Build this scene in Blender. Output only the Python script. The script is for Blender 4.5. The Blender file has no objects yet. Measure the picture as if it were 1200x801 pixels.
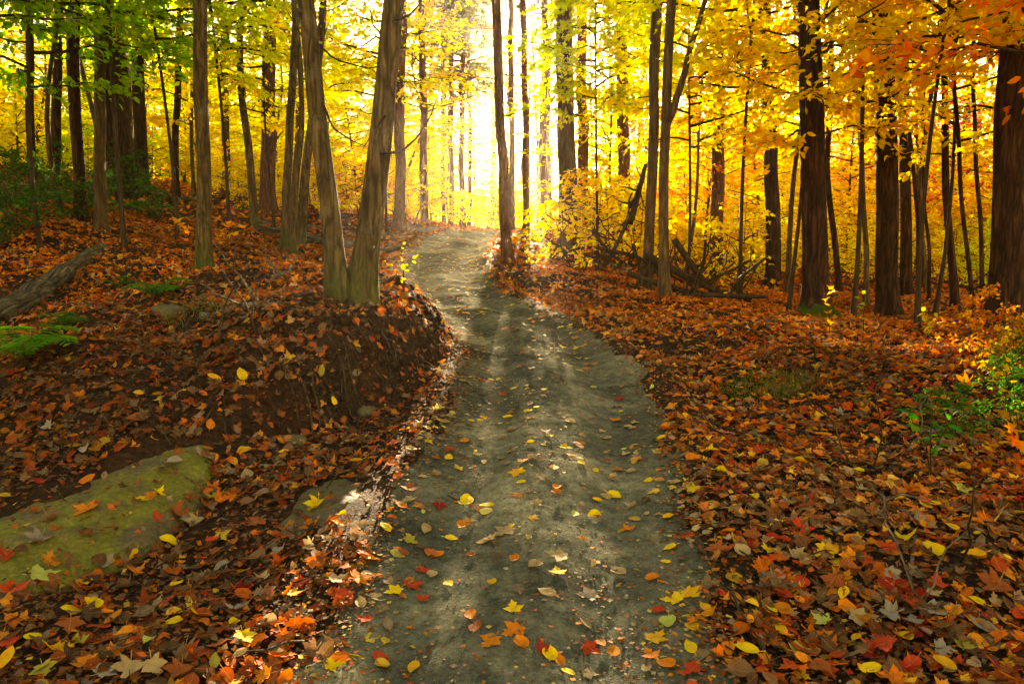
import bpy, math, random
import numpy as np
R = math.radians
S = bpy.context.scene
C = S.collection
# ------------------------------------------------------------------ camera
F, CX, CY, PITCH, EYE = 867.0, 600.0, 400.5, R(8.0), 1.5
cam = bpy.data.cameras.new('camera'); cam.lens = 36*F/1200; cam.sensor_width = 36; cam.clip_end = 3000; cam.clip_start = 0.05
camo = bpy.data.objects.new('camera', cam); C.objects.link(camo)
camo.location = (0, 0, EYE); camo.rotation_euler = (R(90)-PITCH, 0, 0); S.camera = camo
# ------------------------------------------------------------------ light
SUN_EL, SUN_AZ = R(11.0), R(1.3)       # azimuth measured from +Y towards +X
W = bpy.data.worlds.new('World'); S.world = W; W.use_nodes = True
nt = W.node_tree; bg = nt.nodes['Background']
sky = nt.nodes.new('ShaderNodeTexSky'); sky.sky_type = 'NISHITA'; sky.sun_disc = False
sky.sun_elevation = SUN_EL; sky.sun_rotation = SUN_AZ; sky.air_density = 2.2; sky.dust_density = 0.2; sky.ozone_density = 1.0
bg.inputs[1].default_value = 0.052
# the sun's aureole: the bright sky close round the sun
g_ = nt.nodes.new('ShaderNodeNewGeometry'); dt = nt.nodes.new('ShaderNodeVectorMath'); dt.operation = 'DOT_PRODUCT'
tcw = nt.nodes.new('ShaderNodeTexCoord'); nv = nt.nodes.new('ShaderNodeVectorMath'); nv.operation = 'NORMALIZE'
nt.links.new(tcw.outputs['Generated'], nv.inputs[0]); nt.links.new(nv.outputs[0], dt.inputs[0])
AE, AA = R(7.0), R(1.15)
dt.inputs[1].default_value = (math.sin(AA)*math.cos(AE), math.cos(AA)*math.cos(AE), math.sin(AE))
acc = sky.outputs[0]
for pw_, st_ in ((9000., 420.), (900., 22.)):
    p_ = nt.nodes.new('ShaderNodeMath'); p_.operation = 'POWER'; p_.use_clamp = True; nt.links.new(dt.outputs['Value'], p_.inputs[0]); p_.inputs[1].default_value = pw_
    v_ = nt.nodes.new('ShaderNodeVectorMath'); v_.operation = 'SCALE'; v_.inputs[0].default_value = (1, .9, .7); k_ = nt.nodes.new('ShaderNodeMath'); k_.operation = 'MULTIPLY'; k_.inputs[1].default_value = st_
    nt.links.new(p_.outputs[0], k_.inputs[0]); nt.links.new(k_.outputs[0], v_.inputs['Scale'])
    a_ = nt.nodes.new('ShaderNodeVectorMath'); a_.operation = 'ADD'; nt.links.new(acc, a_.inputs[0]); nt.links.new(v_.outputs[0], a_.inputs[1]); acc = a_.outputs[0]
nt.links.new(acc, bg.inputs[0]); nt.nodes.remove(g_)
sl = bpy.data.lights.new('sun', 'SUN'); sl.energy = 5.0; sl.angle = R(0.5); sl.color = (1.0, 0.83, 0.58)
so = bpy.data.objects.new('sun', sl); C.objects.link(so)
so.rotation_euler = (R(-90)+SUN_EL, 0, -SUN_AZ); so.location = (0, 0, 40)
so.rotation_euler = (-(R(90)-SUN_EL), 0, -SUN_AZ)
vs = S.view_settings; vs.view_transform = 'Standard'; vs.look = 'None'; vs.gamma = 1; vs.use_curve_mapping = False
vs.exposure = 3.35
vs.use_white_balance = True; vs.white_balance_temperature = 7900; vs.white_balance_tint = 8
S.render.engine = 'CYCLES'
cy = S.cycles
cy.max_bounces = 9; cy.diffuse_bounces = 3; cy.glossy_bounces = 2; cy.transmission_bounces = 7; cy.transparent_max_bounces = 8
cy.volume_bounces = 0; cy.use_denoising = True; cy.caustics_reflective = False; cy.caustics_refractive = False
cy.sample_clamp_indirect = 6.0; cy.use_adaptive_sampling = True; cy.adaptive_threshold = 0.02
HAZE = 0.00055

rng = np.random.default_rng(7); random.seed(7)
def ss(a, b, x):
    t = np.clip((np.asarray(x, float)-a)/(b-a), 0, 1); return t*t*(3-2*t)
# ------------------------------------------------------------------ noise
def _h(ix, iy, iz, s):
    n = (ix.astype(np.int64)*73856093) ^ (iy.astype(np.int64)*19349663) ^ (iz.astype(np.int64)*83492791) ^ (s*2654435761)
    n = (n ^ (n >> 13)) * 1274126177 & 0x7fffffff
    n = (n ^ (n >> 16)) * 668265263 & 0x7fffffff
    return (n & 0xffff)/65535.0
def noise3(x, y, z, s=0):
    x, y, z = np.broadcast_arrays(np.asarray(x, float), np.asarray(y, float), np.asarray(z, float))
    ix, iy, iz = np.floor(x), np.floor(y), np.floor(z)
    fx, fy, fz = x-ix, y-iy, z-iz
    fx, fy, fz = fx*fx*(3-2*fx), fy*fy*(3-2*fy), fz*fz*(3-2*fz)
    r = 0
    for a in (0, 1):
        for b in (0, 1):
            for c in (0, 1):
                r = r + _h(ix+a, iy+b, iz+c, s)*(fx if a else 1-fx)*(fy if b else 1-fy)*(fz if c else 1-fz)
    return r*2-1
def fbm(x, y, z=0.0, s=0, o=3):
    r, a, f = 0, 1.0, 1.0
    for k in range(o):
        r = r + a*noise3(np.asarray(x)*f, np.asarray(y)*f, np.asarray(z)*f, s+k); a *= .5; f *= 2.03
    return r
# ------------------------------------------------------------------ terrain
PY_ = np.array([-6, 0, 2.05, 3.2, 4.75, 6.3, 7.5, 9.2, 11.3, 13.6, 16.1, 19.2, 24, 32, 60, 120.])
PX_ = np.array([-.3, -.12, -.03, .12, .32, .24, -.18, -.74, -1.08, -1.2, -1.2, -.85, .3, 3, 10, 20.])
PW_ = np.array([.55, .55, .60, .70, .66, .62, .62, .62, .68, .70, .72, .75, .8, .8, .8, .8])
_yy = np.linspace(-6, 120, 1261)
_k = np.exp(-np.linspace(-2, 2, 21)**2); _k /= _k.sum()
_pc = np.convolve(np.pad(np.interp(_yy, PY_, PX_), 10, mode='edge'), _k, 'valid')
def pc(y): return np.interp(y, _yy, _pc)
def pw(y): return np.interp(y, PY_, PW_)
_sy = np.linspace(-200, 1200, 14001)
_sl = np.interp(_sy, [-200, -20, 16, 26, 50, 60, 1200], [0, .087, .087, -.05, -.02, 0, 0])
_sz = np.cumsum(_sl)*0.1; _sz -= np.interp(0, _sy, _sz)
def base(y): return np.interp(y, _sy, _sz)
def mound(x, y):
    e = np.sqrt(((x+2.05)/1.42)**2+((y-5.95)/1.75)**2)+0.10*noise3(x*1.6, y*1.6, 0, 31)+.05*noise3(x*5, y*5, 0, 32)
    left = ss(-1.15, -2.1, x); back = ss(6.2, 7.8, y)
    w = 0.16+0.75*np.maximum(left, back)
    return (0.49+.05*noise3(x*1.3, y*1.3, 0, 30)+.06*fbm(x*2.6, y*2.6, 0, 36, 2))*ss(1.0+w, 1.0-w*.7, e)+.13*fbm(x*5, y*5, 0, 33, 4)*np.exp(-((e-1.0)/.22)**2)*ss(-2.6, -1.5, x)*ss(-.75, -1.1, x)
def H(x, y):
    x = np.asarray(x, float); y = np.asarray(y, float)
    b = base(y); c = pc(y); w = pw(y); dx = x-c
    r = np.maximum(dx-w, 0); l = np.maximum(-dx-w, 0)
    z = b*(1-.66*ss(0, 6, r)*ss(3, 12, y))
    z = z+ss(4, 11, y)*.155*np.minimum(np.maximum(l-.2, 0), 14)*(1-.5*ss(20, 40, y))
    off = ss(.0, .5, np.abs(dx)-w)
    z = z+mound(x, y)*ss(-.05, .22, np.abs(dx)-w)
    z = z+.26*np.exp(-(((x-3.7)/1.3)**2+((y-5.0)/.8)**2))+.12*np.exp(-(((x-2.2)/.9)**2+((y-5.6)/.5)**2))
    z = z+off*(.07*fbm(x*.7, y*.7, 0, 11, 3)+.035*fbm(x*3, y*3, 0, 14, 2))+.3*ss(12, 40, np.abs(y))*off*noise3(x*.13, y*.13, 0, 5)
    z = z-.045*np.exp(-((np.abs(dx)-w*.5)/.16)**2)*(1-off)+.012*fbm(x*2.5, y*2.5, 0, 17, 3)*(1-off)
    z = z+.05*ss(.25, 0, np.abs(np.abs(dx)-w-.12))*ss(1, 3, y)
    return z
def at(px, py, Y):
    dx, dv = (px-CX)/F, -(py-CY)/F
    d = np.array([dx, math.cos(PITCH)+dv*math.sin(PITCH), -math.sin(PITCH)+dv*math.cos(PITCH)])
    t = Y/d[1]; return np.array([0, 0, EYE])+d*t
def gp(px, py, surf=None):
    surf = surf or SF
    dx, dv = (px-CX)/F, -(py-CY)/F
    d = np.array([dx, math.cos(PITCH)+dv*math.sin(PITCH), -math.sin(PITCH)+dv*math.cos(PITCH)])
    t = np.concatenate([np.arange(1.2, 12, .02), np.arange(12, 60, .08)])
    p = d[None]*t[:, None]+np.array([0, 0, EYE]); g = surf(p[:, 0], p[:, 1])
    k = np.where(p[:, 2] < g)[0]
    k = k[0] if len(k) else len(t)-1
    return np.array([p[k, 0], p[k, 1], g[k]])
def depth(Y, z=1.0): return Y*math.cos(PITCH)+(EYE-z)*math.sin(PITCH)
def topx(x, y, z):
    d = np.array([x, y, z-EYE]); v = d[1]*math.cos(PITCH)-d[2]*math.sin(PITCH); u = d[1]*math.sin(PITCH)+d[2]*math.cos(PITCH)
    return CX+F*d[0]/v, CY-F*u/v
# rocks on the ground : polygons read in plan
def polyd(x, y, P):
    x = np.asarray(x, float); y = np.asarray(y, float); n = len(P)
    dm = np.full(x.shape, 1e9); ins = np.zeros(x.shape, bool)
    for i in range(n):
        a, b = P[i], P[(i+1) % n]; e = b-a
        t = np.clip(((x-a[0])*e[0]+(y-a[1])*e[1])/(e@e), 0, 1)
        dm = np.minimum(dm, np.hypot(x-a[0]-t*e[0], y-a[1]-t*e[1]))
        c = ((a[1] > y) != (b[1] > y)) & (x < (b[0]-a[0])*(y-a[1])/(b[1]-a[1]+1e-12)+a[0]); ins ^= c
    return np.where(ins, dm, -dm)
ROCKS = [([(-70, 735), (-80, 640), (0, 600), (70, 562), (125, 528), (185, 503), (255, 515), (262, 555), (236, 600), (185, 655), (110, 684), (20, 705)], .085, 41),
         ([(312, 618), (335, 575), (392, 550), (462, 560), (482, 590), (440, 622), (370, 632)], .05, 47)]
POLY = [np.array([gp(a, b, H)[:2] for a, b in r[0]]) for r in ROCKS]
def rockz(i, x, y):
    P, (_, h, s) = POLY[i], ROCKS[i]
    d = polyd(x, y, P)+.03*noise3(x*4, y*4, 0, s)+.02*noise3(x*14, y*14, 0, s+1)
    c = P.mean(0); g = float(H(c[0], c[1]))
    crack = .02*np.exp(-((y-c[1]+.22-.25*(x-c[0])+.03*noise3(x*6, y*6, 0, s+5))/.016)**2)+.018*np.exp(-((x-c[0]-.28+.5*(y-c[1])+.04*noise3(x*7, y*7, 0, s+7))/.014)**2) if i == 0 else 0
    zt = g+h+.06*(y-c[1])*1.2+.03*(x-c[0])+.03*fbm(x*3, y*3, 0, s+2, 3)+.007*fbm(x*11, y*11, 0, s+4, 2)+.003*fbm(x*25, y*25, 0, s+3, 2)+.0035*noise3(x*55, y*55, 0, s+6)-crack
    zt = .55*zt+.45*(H(x, y)+h)
    return zt-.25*(1-ss(-.12, .08, d))-.055*(1-ss(.0, .45, d)), d
def SF(x, y):
    x = np.asarray(x, float); y = np.asarray(y, float); z = np.array(H(x, y), float)
    for i in range(len(ROCKS)):
        lo, hi = POLY[i].min(0)-.15, POLY[i].max(0)+.15; k = (x > lo[0]) & (x < hi[0]) & (y > lo[1]) & (y < hi[1])
        if k.any():
            zr, d = rockz(i, x[k], y[k]); z[k] = np.where(d > -.1, np.maximum(z[k], zr), z[k])
    return z
# ------------------------------------------------------------------ mesh helpers
class MB:
    def __init__(s): s.v = []; s.t = []; s.q = []; s.a = {}; s.n = 0
    def add(s, co, tris=None, quads=None, **at_):
        v = np.asarray(co, float).reshape(-1, 3); s.v.append(v)
        if tris is not None and len(tris): s.t.append(np.asarray(tris, np.int64).reshape(-1, 3)+s.n)
        if quads is not None and len(quads): s.q.append(np.asarray(quads, np.int64).reshape(-1, 4)+s.n)
        for k, w in at_.items(): s.a.setdefault(k, []).append(np.asarray(w, float))
        s.n += len(v)
    def mesh(s, name, smooth=True):
        m = bpy.data.meshes.new(name); v = np.concatenate(s.v)
        t = np.concatenate(s.t) if s.t else np.zeros((0, 3), np.int64)
        q = np.concatenate(s.q) if s.q else np.zeros((0, 4), np.int64)
        m.vertices.add(len(v)); m.vertices.foreach_set('co', v.astype(np.float32).ravel())
        m.loops.add(t.size+q.size); m.loops.foreach_set('vertex_index', np.concatenate([t.ravel(), q.ravel()]).astype(np.int32))
        m.polygons.add(len(t)+len(q))
        st = np.concatenate([np.arange(len(t))*3, t.size+np.arange(len(q))*4]).astype(np.int32)
        m.polygons.foreach_set('loop_start', st)
        try: m.polygons.foreach_set('loop_total', np.concatenate([np.full(len(t), 3), np.full(len(q), 4)]).astype(np.int32))
        except Exception: pass
        m.polygons.foreach_set('use_smooth', np.full(len(t)+len(q), smooth))
        for k, w in s.a.items():
            w = np.concatenate(w).astype(np.float32)
            if w.ndim == 1: a = m.attributes.new(k, 'FLOAT', 'POINT'); a.data.foreach_set('value', w)
            else: a = m.attributes.new(k, 'FLOAT_VECTOR', 'POINT'); a.data.foreach_set('vector', w.ravel())
        m.update(calc_edges=True); m.validate(); return m
def obj(name, mb, mat, parent=None, smooth=True, loc=None):
    m = mb.mesh(name, smooth) if isinstance(mb, MB) else mb
    if mat and not m.materials: m.materials.append(mat)
    o = bpy.data.objects.new(name, m); C.objects.link(o)
    if parent: o.parent = parent
    if loc is not None: o.location = loc
    return o
def tag(o, label=None, cat=None, group=None, kind=None):
    if label: o['label'] = label
    if cat: o['category'] = cat
    if group: o['group'] = group
    if kind: o['kind'] = kind
    return o
def empty(name, loc, rz=0, sc=1):
    o = bpy.data.objects.new(name, None); C.objects.link(o); o.location = loc; o.rotation_euler = (0, 0, rz); o.scale = (sc,)*3
    o.empty_display_size = .1; return o
def unit(v): v = np.asarray(v, float); return v/(np.linalg.norm(v, axis=-1, keepdims=True)+1e-12)
def tube(mb, pts, rad, seg=8, bump=None, cap=True, grain=False, **at_):
    pts = np.asarray(pts, float); rad = np.broadcast_to(np.asarray(rad, float), (len(pts),)); n = len(pts)
    T = unit(np.gradient(pts, axis=0)); u = np.cross(T[0], [0.31, .95, .07]); u = unit(u); th = np.arange(seg)*2*np.pi/seg
    V = []
    for i in range(n):
        u = unit(u-T[i]*(u@T[i])); w = np.cross(T[i], u)
        r = rad[i]*(np.ones(seg) if bump is None else bump(th, i, pts[i]))
        V.append(pts[i]+(np.cos(th)*r)[:, None]*u+(np.sin(th)*r)[:, None]*w)
    V = np.concatenate(V); j = np.arange(seg); k = (j+1) % seg
    if grain:
        sl_ = np.concatenate([[0], np.cumsum(np.linalg.norm(np.diff(pts, axis=0), axis=1))]); at_['gr'] = np.concatenate([np.stack([np.cos(th)*rad[i], np.sin(th)*rad[i], np.full(seg, sl_[i])], 1) for i in range(n)]+([np.array([[0, 0, sl_[0]], [0, 0, sl_[-1]]])] if cap else []))
    Q = np.concatenate([np.stack([i*seg+j, i*seg+k, (i+1)*seg+k, (i+1)*seg+j], 1) for i in range(n-1)])
    tr = None
    if cap:
        V = np.concatenate([V, pts[[0]], pts[[-1]]]); a = len(V)-2
        tr = np.concatenate([np.stack([k, j, np.full(seg, a)], 1), np.stack([(n-1)*seg+j, (n-1)*seg+k, np.full(seg, a+1)], 1)])
    mb.add(V, tr, Q, **{kk: (vv if isinstance(vv, np.ndarray) else np.full(len(V), vv)) for kk, vv in at_.items()})
# leaf templates: outline (K,2) with petiole base at 0, tip at y=1
_mh = [(.013, -.30), (.016, -.01), (.15, -.07), (.36, -.05), (.29, .09), (.43, .15), (.60, .38), (.42, .40), (.33, .47), (.17, .47), (.25, .70), (.12, .74), (.0, 1.)]
MAPLE = np.array(_mh+[(-a, b) for a, b in _mh[-2::-1]])
_oh = [(.012, -.22), (.014, .0), (.17, .08), (.29, .28), (.32, .48), (.24, .72), (.10, .90), (0, 1.)]
OVAL = np.array(_oh+[(-a, b) for a, b in _oh[-2::-1]])
_rh = [(.012, -.25), (.02, .0), (.26, .05), (.42, .25), (.44, .5), (.30, .74), (.12, .88), (0, .98)]
ROUND = np.array(_rh+[(-a, b) for a, b in _rh[-2::-1]])
_bh = [(.1, -.0), (.27, .35), (.2, .7), (0, 1.)]
BEECH = np.array(_bh+[(-a, b) for a, b in _bh[-2::-1]])
DIAM = np.array([(0, 0), (.33, .45), (0, 1.), (-.33, .45)])
SMAP = np.array([(.02, 0), (.3, -.05), (.28, .12), (.52, .36), (.2, .46), (0, 1), (-.2, .46), (-.52, .36), (-.28, .12), (-.3, -.05), (-.02, 0)])
def leaftopo(out, ring):
    c = np.array([[0, .42]]); K = len(out); j = np.arange(K); k = (j+1) % K
    if ring:
        P = np.concatenate([c, c+(out-c)*.5, out])
        return P, np.stack([np.zeros(K, int), 1+j, 1+k], 1), np.stack([1+j, 1+K+j, 1+K+k, 1+k], 1)
    if K == 4: return out.copy(), np.array([[0, 1, 2], [0, 2, 3]]), None
    P = np.concatenate([c, out]); return P, np.stack([np.zeros(K, int), 1+j, 1+k], 1), None
_lr = np.random.default_rng(4)
def leaves(mb, out, pos, tip, nrm, size, curl, ring=False, rs=None, **at_):
    """pos N,3 ; tip N,3 ; nrm N,3 ; size N ; curl N,3"""
    P, T, Q = leaftopo(out, ring); N = len(pos)
    if N == 0: return
    tip = unit(tip); side = unit(np.cross(tip, nrm)); nn = np.cross(side, tip)
    x, y = P[:, 0], P[:, 1]
    z = curl[:, :1]*x**2+curl[:, 1:2]*(y-.4)**2+curl[:, 2:3]*(x*(y-.4)+.05*np.sin(9*y)*np.sign(x))+.12*np.abs(x)
    sx = _lr.uniform(.72, 1.12, (N, 1)); shr = _lr.normal(0, .13, (N, 1)); x = x[None]*sx+shr*(y-.1)[None]*(y > 0)
    V = pos[:, None]+size[:, None, None]*(x[:, :, None]*side[:, None]+y[None, :, None]*tip[:, None]+z[:, :, None]*nn[:, None])
    off = np.arange(N)[:, None, None]*len(P)
    A = {k: np.repeat(v, len(P), axis=0) for k, v in at_.items()}
    A['lf'] = np.tile(np.stack([P[:, 0], y, y*0], 1), (N, 1))
    mb.add(V.reshape(-1, 3), (T[None]+off).reshape(-1, 3), None if Q is None else (Q[None]+off).reshape(-1, 4), **A)
# ------------------------------------------------------------------ materials
def mat(name):
    m = bpy.data.materials.new(name); m.use_nodes = True; n = m.node_tree; n.nodes.clear(); return m, n
def N(n, t, **k):
    x = n.nodes.new(t)
    for a, b in k.items():
        if a[0] == '_': x.inputs[a[1:].replace('_', ' ')].default_value = b
        else: setattr(x, a, b)
    return x
def ramp(n, fac, stops, interp='LINEAR'):
    r = N(n, 'ShaderNodeValToRGB'); e = r.color_ramp.elements; r.color_ramp.interpolation = interp
    while len(e) < len(stops): e.new(.5)
    for i, (p, c) in enumerate(stops): e[i].position = p; e[i].color = (*c, 1) if len(c) == 3 else c
    n.links.new(fac, r.inputs[0]); return r.outputs[0]
def nz(n, vec, scale, det=4, rough=.55, dist=0):
    x = N(n, 'ShaderNodeTexNoise'); x.inputs['Scale'].default_value = scale; x.inputs['Detail'].default_value = det
    x.inputs['Roughness'].default_value = rough; x.inputs['Distortion'].default_value = dist
    if vec is not None: n.links.new(vec, x.inputs['Vector'])
    return x.outputs[0]
def mixc(n, f, a, b, bt='MIX'):
    x = N(n, 'ShaderNodeMix', data_type='RGBA', blend_type=bt)
    for s, v in ((x.inputs[0], f), (x.inputs[6], a), (x.inputs[7], b)):
        if isinstance(v, bpy.types.NodeSocket): n.links.new(v, s)
        elif isinstance(v, (int, float)): s.default_value = v
        else: s.default_value = (*v, 1)
    return x.outputs[2]
def mth(n, op, a, b=None, cl=False):
    x = N(n, 'ShaderNodeMath', operation=op, use_clamp=cl)
    for s, v in ((x.inputs[0], a), (x.inputs[1], b)):
        if v is None: continue
        if isinstance(v, bpy.types.NodeSocket): n.links.new(v, s)
        else: s.default_value = v
    return x.outputs[0]
def out(n, sh): o = N(n, 'ShaderNodeOutputMaterial'); n.links.new(sh, o.inputs[0]); return o
def princ(n, col, rough=.8, bump=None, strength=.5, dist=.02, spec=.3):
    p = N(n, 'ShaderNodeBsdfPrincipled')
    for s, v in ((p.inputs['Base Color'], col), (p.inputs['Roughness'], rough)):
        if isinstance(v, bpy.types.NodeSocket): n.links.new(v, s)
        elif isinstance(v, (int, float)): s.default_value = v
        else: s.default_value = (*v, 1)
    p.inputs['Specular IOR Level'].default_value = spec
    if bump is not None:
        b = N(n, 'ShaderNodeBump'); b.inputs['Strength'].default_value = strength; b.inputs['Distance'].default_value = dist
        n.links.new(bump, b.inputs['Height']); n.links.new(b.outputs[0], p.inputs['Normal'])
    return p.outputs[0]
def leafmat(name, src, trans=.5, rough=.5, blotch=.5, spec=.3, dead=False):
    m, n = mat(name)
    lf = N(n, 'ShaderNodeAttribute', attribute_name='lf'); sep = N(n, 'ShaderNodeSeparateXYZ'); n.links.new(lf.outputs['Vector'], sep.inputs[0])
    va = N(n, 'ShaderNodeAttribute', attribute_name='v'); v = va.outputs['Fac']
    if src == 'attr': c = N(n, 'ShaderNodeAttribute', attribute_name='col').outputs['Vector']
    else: c = N(n, 'ShaderNodeObjectInfo').outputs['Color']
    if src != 'attr' and not dead:
        hs = N(n, 'ShaderNodeHueSaturation'); n.links.new(c, hs.inputs['Color'])
        n.links.new(mth(n, 'MULTIPLY_ADD', v, .075), hs.inputs['Hue']); hs.inputs['Hue'].links[0].from_node.inputs[2].default_value = .462
        n.links.new(mth(n, 'MULTIPLY_ADD', mth(n, 'FRACT', mth(n, 'MULTIPLY', v, 7.3)), .55), hs.inputs['Value'])
        hs.inputs['Value'].links[0].from_node.inputs[2].default_value = .72
        c = hs.outputs[0]
    ax = mth(n, 'ABSOLUTE', sep.outputs[0])
    rib = mth(n, 'LESS_THAN', ax, .018)
    vein = mth(n, 'GREATER_THAN', mth(n, 'SINE', mth(n, 'MULTIPLY', mth(n, 'SUBTRACT', sep.outputs[1], mth(n, 'MULTIPLY', ax, .9)), 52.)), .82)
    g = N(n, 'ShaderNodeNewGeometry').outputs['Position']
    bl = nz(n, g, 38. if blotch else 3., 3)
    if blotch:
        c = mixc(n, mth(n, 'MULTIPLY', ramp(n, bl, [(.42, (0, 0, 0)), (.72, (1, 1, 1))]), blotch), c, mixc(n, 1., c, (.42, .27, .18), 'MULTIPLY'))
    c2 = mixc(n, mth(n, 'MULTIPLY', mth(n, 'MAXIMUM', rib, mth(n, 'MULTIPLY', vein, .45)), .35), c, mixc(n, .5, c, (.75, .55, .25)))
    p = princ(n, c2, rough, mth(n, 'SUBTRACT', bl, mth(n, 'MULTIPLY', mth(n, 'MAXIMUM', rib, vein), .3)), .3, .004, spec)
    t = N(n, 'ShaderNodeBsdfTranslucent')
    tc = N(n, 'ShaderNodeHueSaturation'); tc.inputs['Saturation'].default_value = 1.08; tc.inputs['Value'].default_value = 1.1
    n.links.new(c2, tc.inputs['Color']); n.links.new(tc.outputs[0], t.inputs[0])
    mx = N(n, 'ShaderNodeMixShader'); mx.inputs[0].default_value = trans
    n.links.new(p, mx.inputs[1]); n.links.new(t.outputs[0], mx.inputs[2]); out(n, mx.outputs[0]); return m
M = {}
M['leaf'] = leafmat('autumn_foliage', 'obj', .72, .55, 0, .12)
M['litter'] = leafmat('leaf_litter', 'attr', .25, .8, .7, .05)
M['fallen'] = leafmat('fallen_leaf', 'obj', .25, .75, .4, .08, True)
def bark(name, c0, c1, c2, sc=1., furrow=1., moss=0., lichen=0., grain=False):
    m, n = mat(name); tc = N(n, 'ShaderNodeTexCoord').outputs['Object'] if not grain else N(n, 'ShaderNodeAttribute', attribute_name='gr').outputs['Vector']
    mp = N(n, 'ShaderNodeMapping'); mp.inputs['Scale'].default_value = (14*sc, 14*sc, 2.2*sc); n.links.new(tc, mp.inputs[0])
    a = nz(n, mp.outputs[0], 1.6, 6, .62, .6); b = nz(n, tc, 7, 4)
    vo = N(n, 'ShaderNodeTexVoronoi', feature='DISTANCE_TO_EDGE'); vo.inputs['Scale'].default_value = 1.3
    w = N(n, 'ShaderNodeVectorMath', operation='ADD'); n.links.new(mp.outputs[0], w.inputs[0])
    nn = N(n, 'ShaderNodeTexNoise'); nn.inputs['Scale'].default_value = 1.5; n.links.new(mp.outputs[0], nn.inputs['Vector']); n.links.new(nn.outputs[1], w.inputs[1])
    n.links.new(w.outputs[0], vo.inputs['Vector'])
    fur = ramp(n, vo.outputs[0], [(0, (0, 0, 0)), (.18, (1, 1, 1))])
    c = ramp(n, a, [(.3, c0), (.52, c1), (.72, c2)])
    c = mixc(n, mth(n, 'MULTIPLY', mth(n, 'SUBTRACT', 1., fur), .75*furrow), c, tuple(x*.35 for x in c0))
    c = mixc(n, mth(n, 'MULTIPLY', ramp(n, b, [(.45, (0, 0, 0)), (.7, (1, 1, 1))]), .5), c, mixc(n, 1., c, (.55, .5, .45), 'MULTIPLY'))
    if lichen: c = mixc(n, mth(n, 'MULTIPLY', ramp(n, nz(n, tc, 4.5, 6, .7), [(.55, (0, 0, 0)), (.62, (1, 1, 1))]), lichen), c, (.33, .33, .26))
    if moss:
        sx = N(n, 'ShaderNodeSeparateXYZ'); n.links.new(tc, sx.inputs[0])
        mz = ramp(n, mth(n, 'ADD', mth(n, 'MULTIPLY', sx.outputs[2], 1.1), mth(n, 'MULTIPLY', nz(n, tc, 6, 5), .9)), [(.55, (1, 1, 1)), (.95, (0, 0, 0))])
        c = mixc(n, mth(n, 'MULTIPLY', mz, moss), c, (.06, .085, .012))
    h = mth(n, 'ADD', mth(n, 'MULTIPLY', fur, .6*furrow), a)
    out(n, princ(n, c, .85, h, .9, .02, .2)); return m
M['bark_dark'] = bark('dark_furrowed_bark', (.022, .009, .006), (.058, .024, .015), (.125, .058, .036), .8, 1.)
M['bark_olive'] = bark('olive_smooth_bark', (.045, .03, .012), (.125, .083, .032), (.25, .175, .08), .9, .9, .55, .12)
M['bark_red'] = bark('reddish_pine_bark', (.07, .03, .02), (.17, .075, .045), (.28, .14, .09), 1.1, .9)
M['bark_mid'] = bark('brown_bark', (.05, .03, .016), (.12, .078, .04), (.21, .15, .08), .9, .6)
M['dead'] = bark('weathered_dead_wood', (.06, .045, .035), (.15, .12, .095), (.30, .26, .21), .9, .6)
M['log'] = bark('grey_log_bark', (.03, .022, .016), (.095, .072, .052), (.22, .18, .135), .9, 1., 0, .2, True)
M['twig'] = bark('dark_twig', (.025, .015, .01), (.06, .038, .022), (.11, .075, .045), 1., .3)
# ground
m, n = mat('forest_soil'); g = N(n, 'ShaderNodeNewGeometry').outputs['Position']
a = nz(n, g, 2.2, 6, .6); b = nz(n, g, 26, 6, .7); d = nz(n, g, 110, 3)
c = ramp(n, b, [(.3, (.012, .007, .004)), (.5, (.034, .019, .011)), (.68, (.075, .042, .022)), (.8, (.14, .07, .03))])
c = mixc(n, ramp(n, a, [(.4, (0, 0, 0)), (.7, (1, 1, 1))]), c, mixc(n, 1., c, (1.3, .8, .55), 'MULTIPLY'))
out(n, princ(n, c, .95, mth(n, 'ADD', b, mth(n, 'MULTIPLY', d, .4)), 1., .03, .15)); M['soil'] = m
m, n = mat('packed_path_dirt'); g = N(n, 'ShaderNodeNewGeometry').outputs['Position']
a = nz(n, g, 1.5, 6, .62, .4); b = nz(n, g, 17, 7, .72); d = nz(n, g, 150, 3, .6)
c = ramp(n, a, [(.34, (.056, .058, .048)), (.46, (.098, .099, .082)), (.57, (.16, .156, .122)), (.68, (.29, .27, .205))])
c = mixc(n, .75, c, ramp(n, mth(n, 'ADD', mth(n, 'MULTIPLY', b, .6), mth(n, 'MULTIPLY', nz(n, g, 75, 5, .75), .4)), [(.36, (.3, .28, .25)), (.5, (.95, .95, .92)), (.62, (1.7, 1.62, 1.5))]), 'MULTIPLY')
vo = N(n, 'ShaderNodeTexVoronoi'); vo.inputs['Scale'].default_value = 48; n.links.new(g, vo.inputs['Vector'])
st = ramp(n, vo.outputs['Distance'], [(.12, (1, 1, 1)), (.3, (0, 0, 0))])
c = mixc(n, mth(n, 'MULTIPLY', mth(n, 'MULTIPLY', st, .6), ramp(n, vo.outputs['Color'], [(.5, (0, 0, 0)), (.6, (1, 1, 1))])), c, (.27, .25, .2))
h = mth(n, 'ADD', mth(n, 'ADD', b, mth(n, 'MULTIPLY', d, .35)), mth(n, 'MULTIPLY', st, .35))
out(n, princ(n, c, 1., h, .9, .02, .0)); M['path'] = m
m, n = mat('mossy_rock'); g = N(n, 'ShaderNodeNewGeometry').outputs['Position']
a = nz(n, g, 3.2, 7, .65, .5); b = nz(n, g, 45, 5, .7); e = nz(n, g, 9, 5, .6)
moss = ramp(n, b, [(.3, (.075, .075, .006)), (.55, (.165, .15, .014)), (.75, (.28, .24, .045))])
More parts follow.
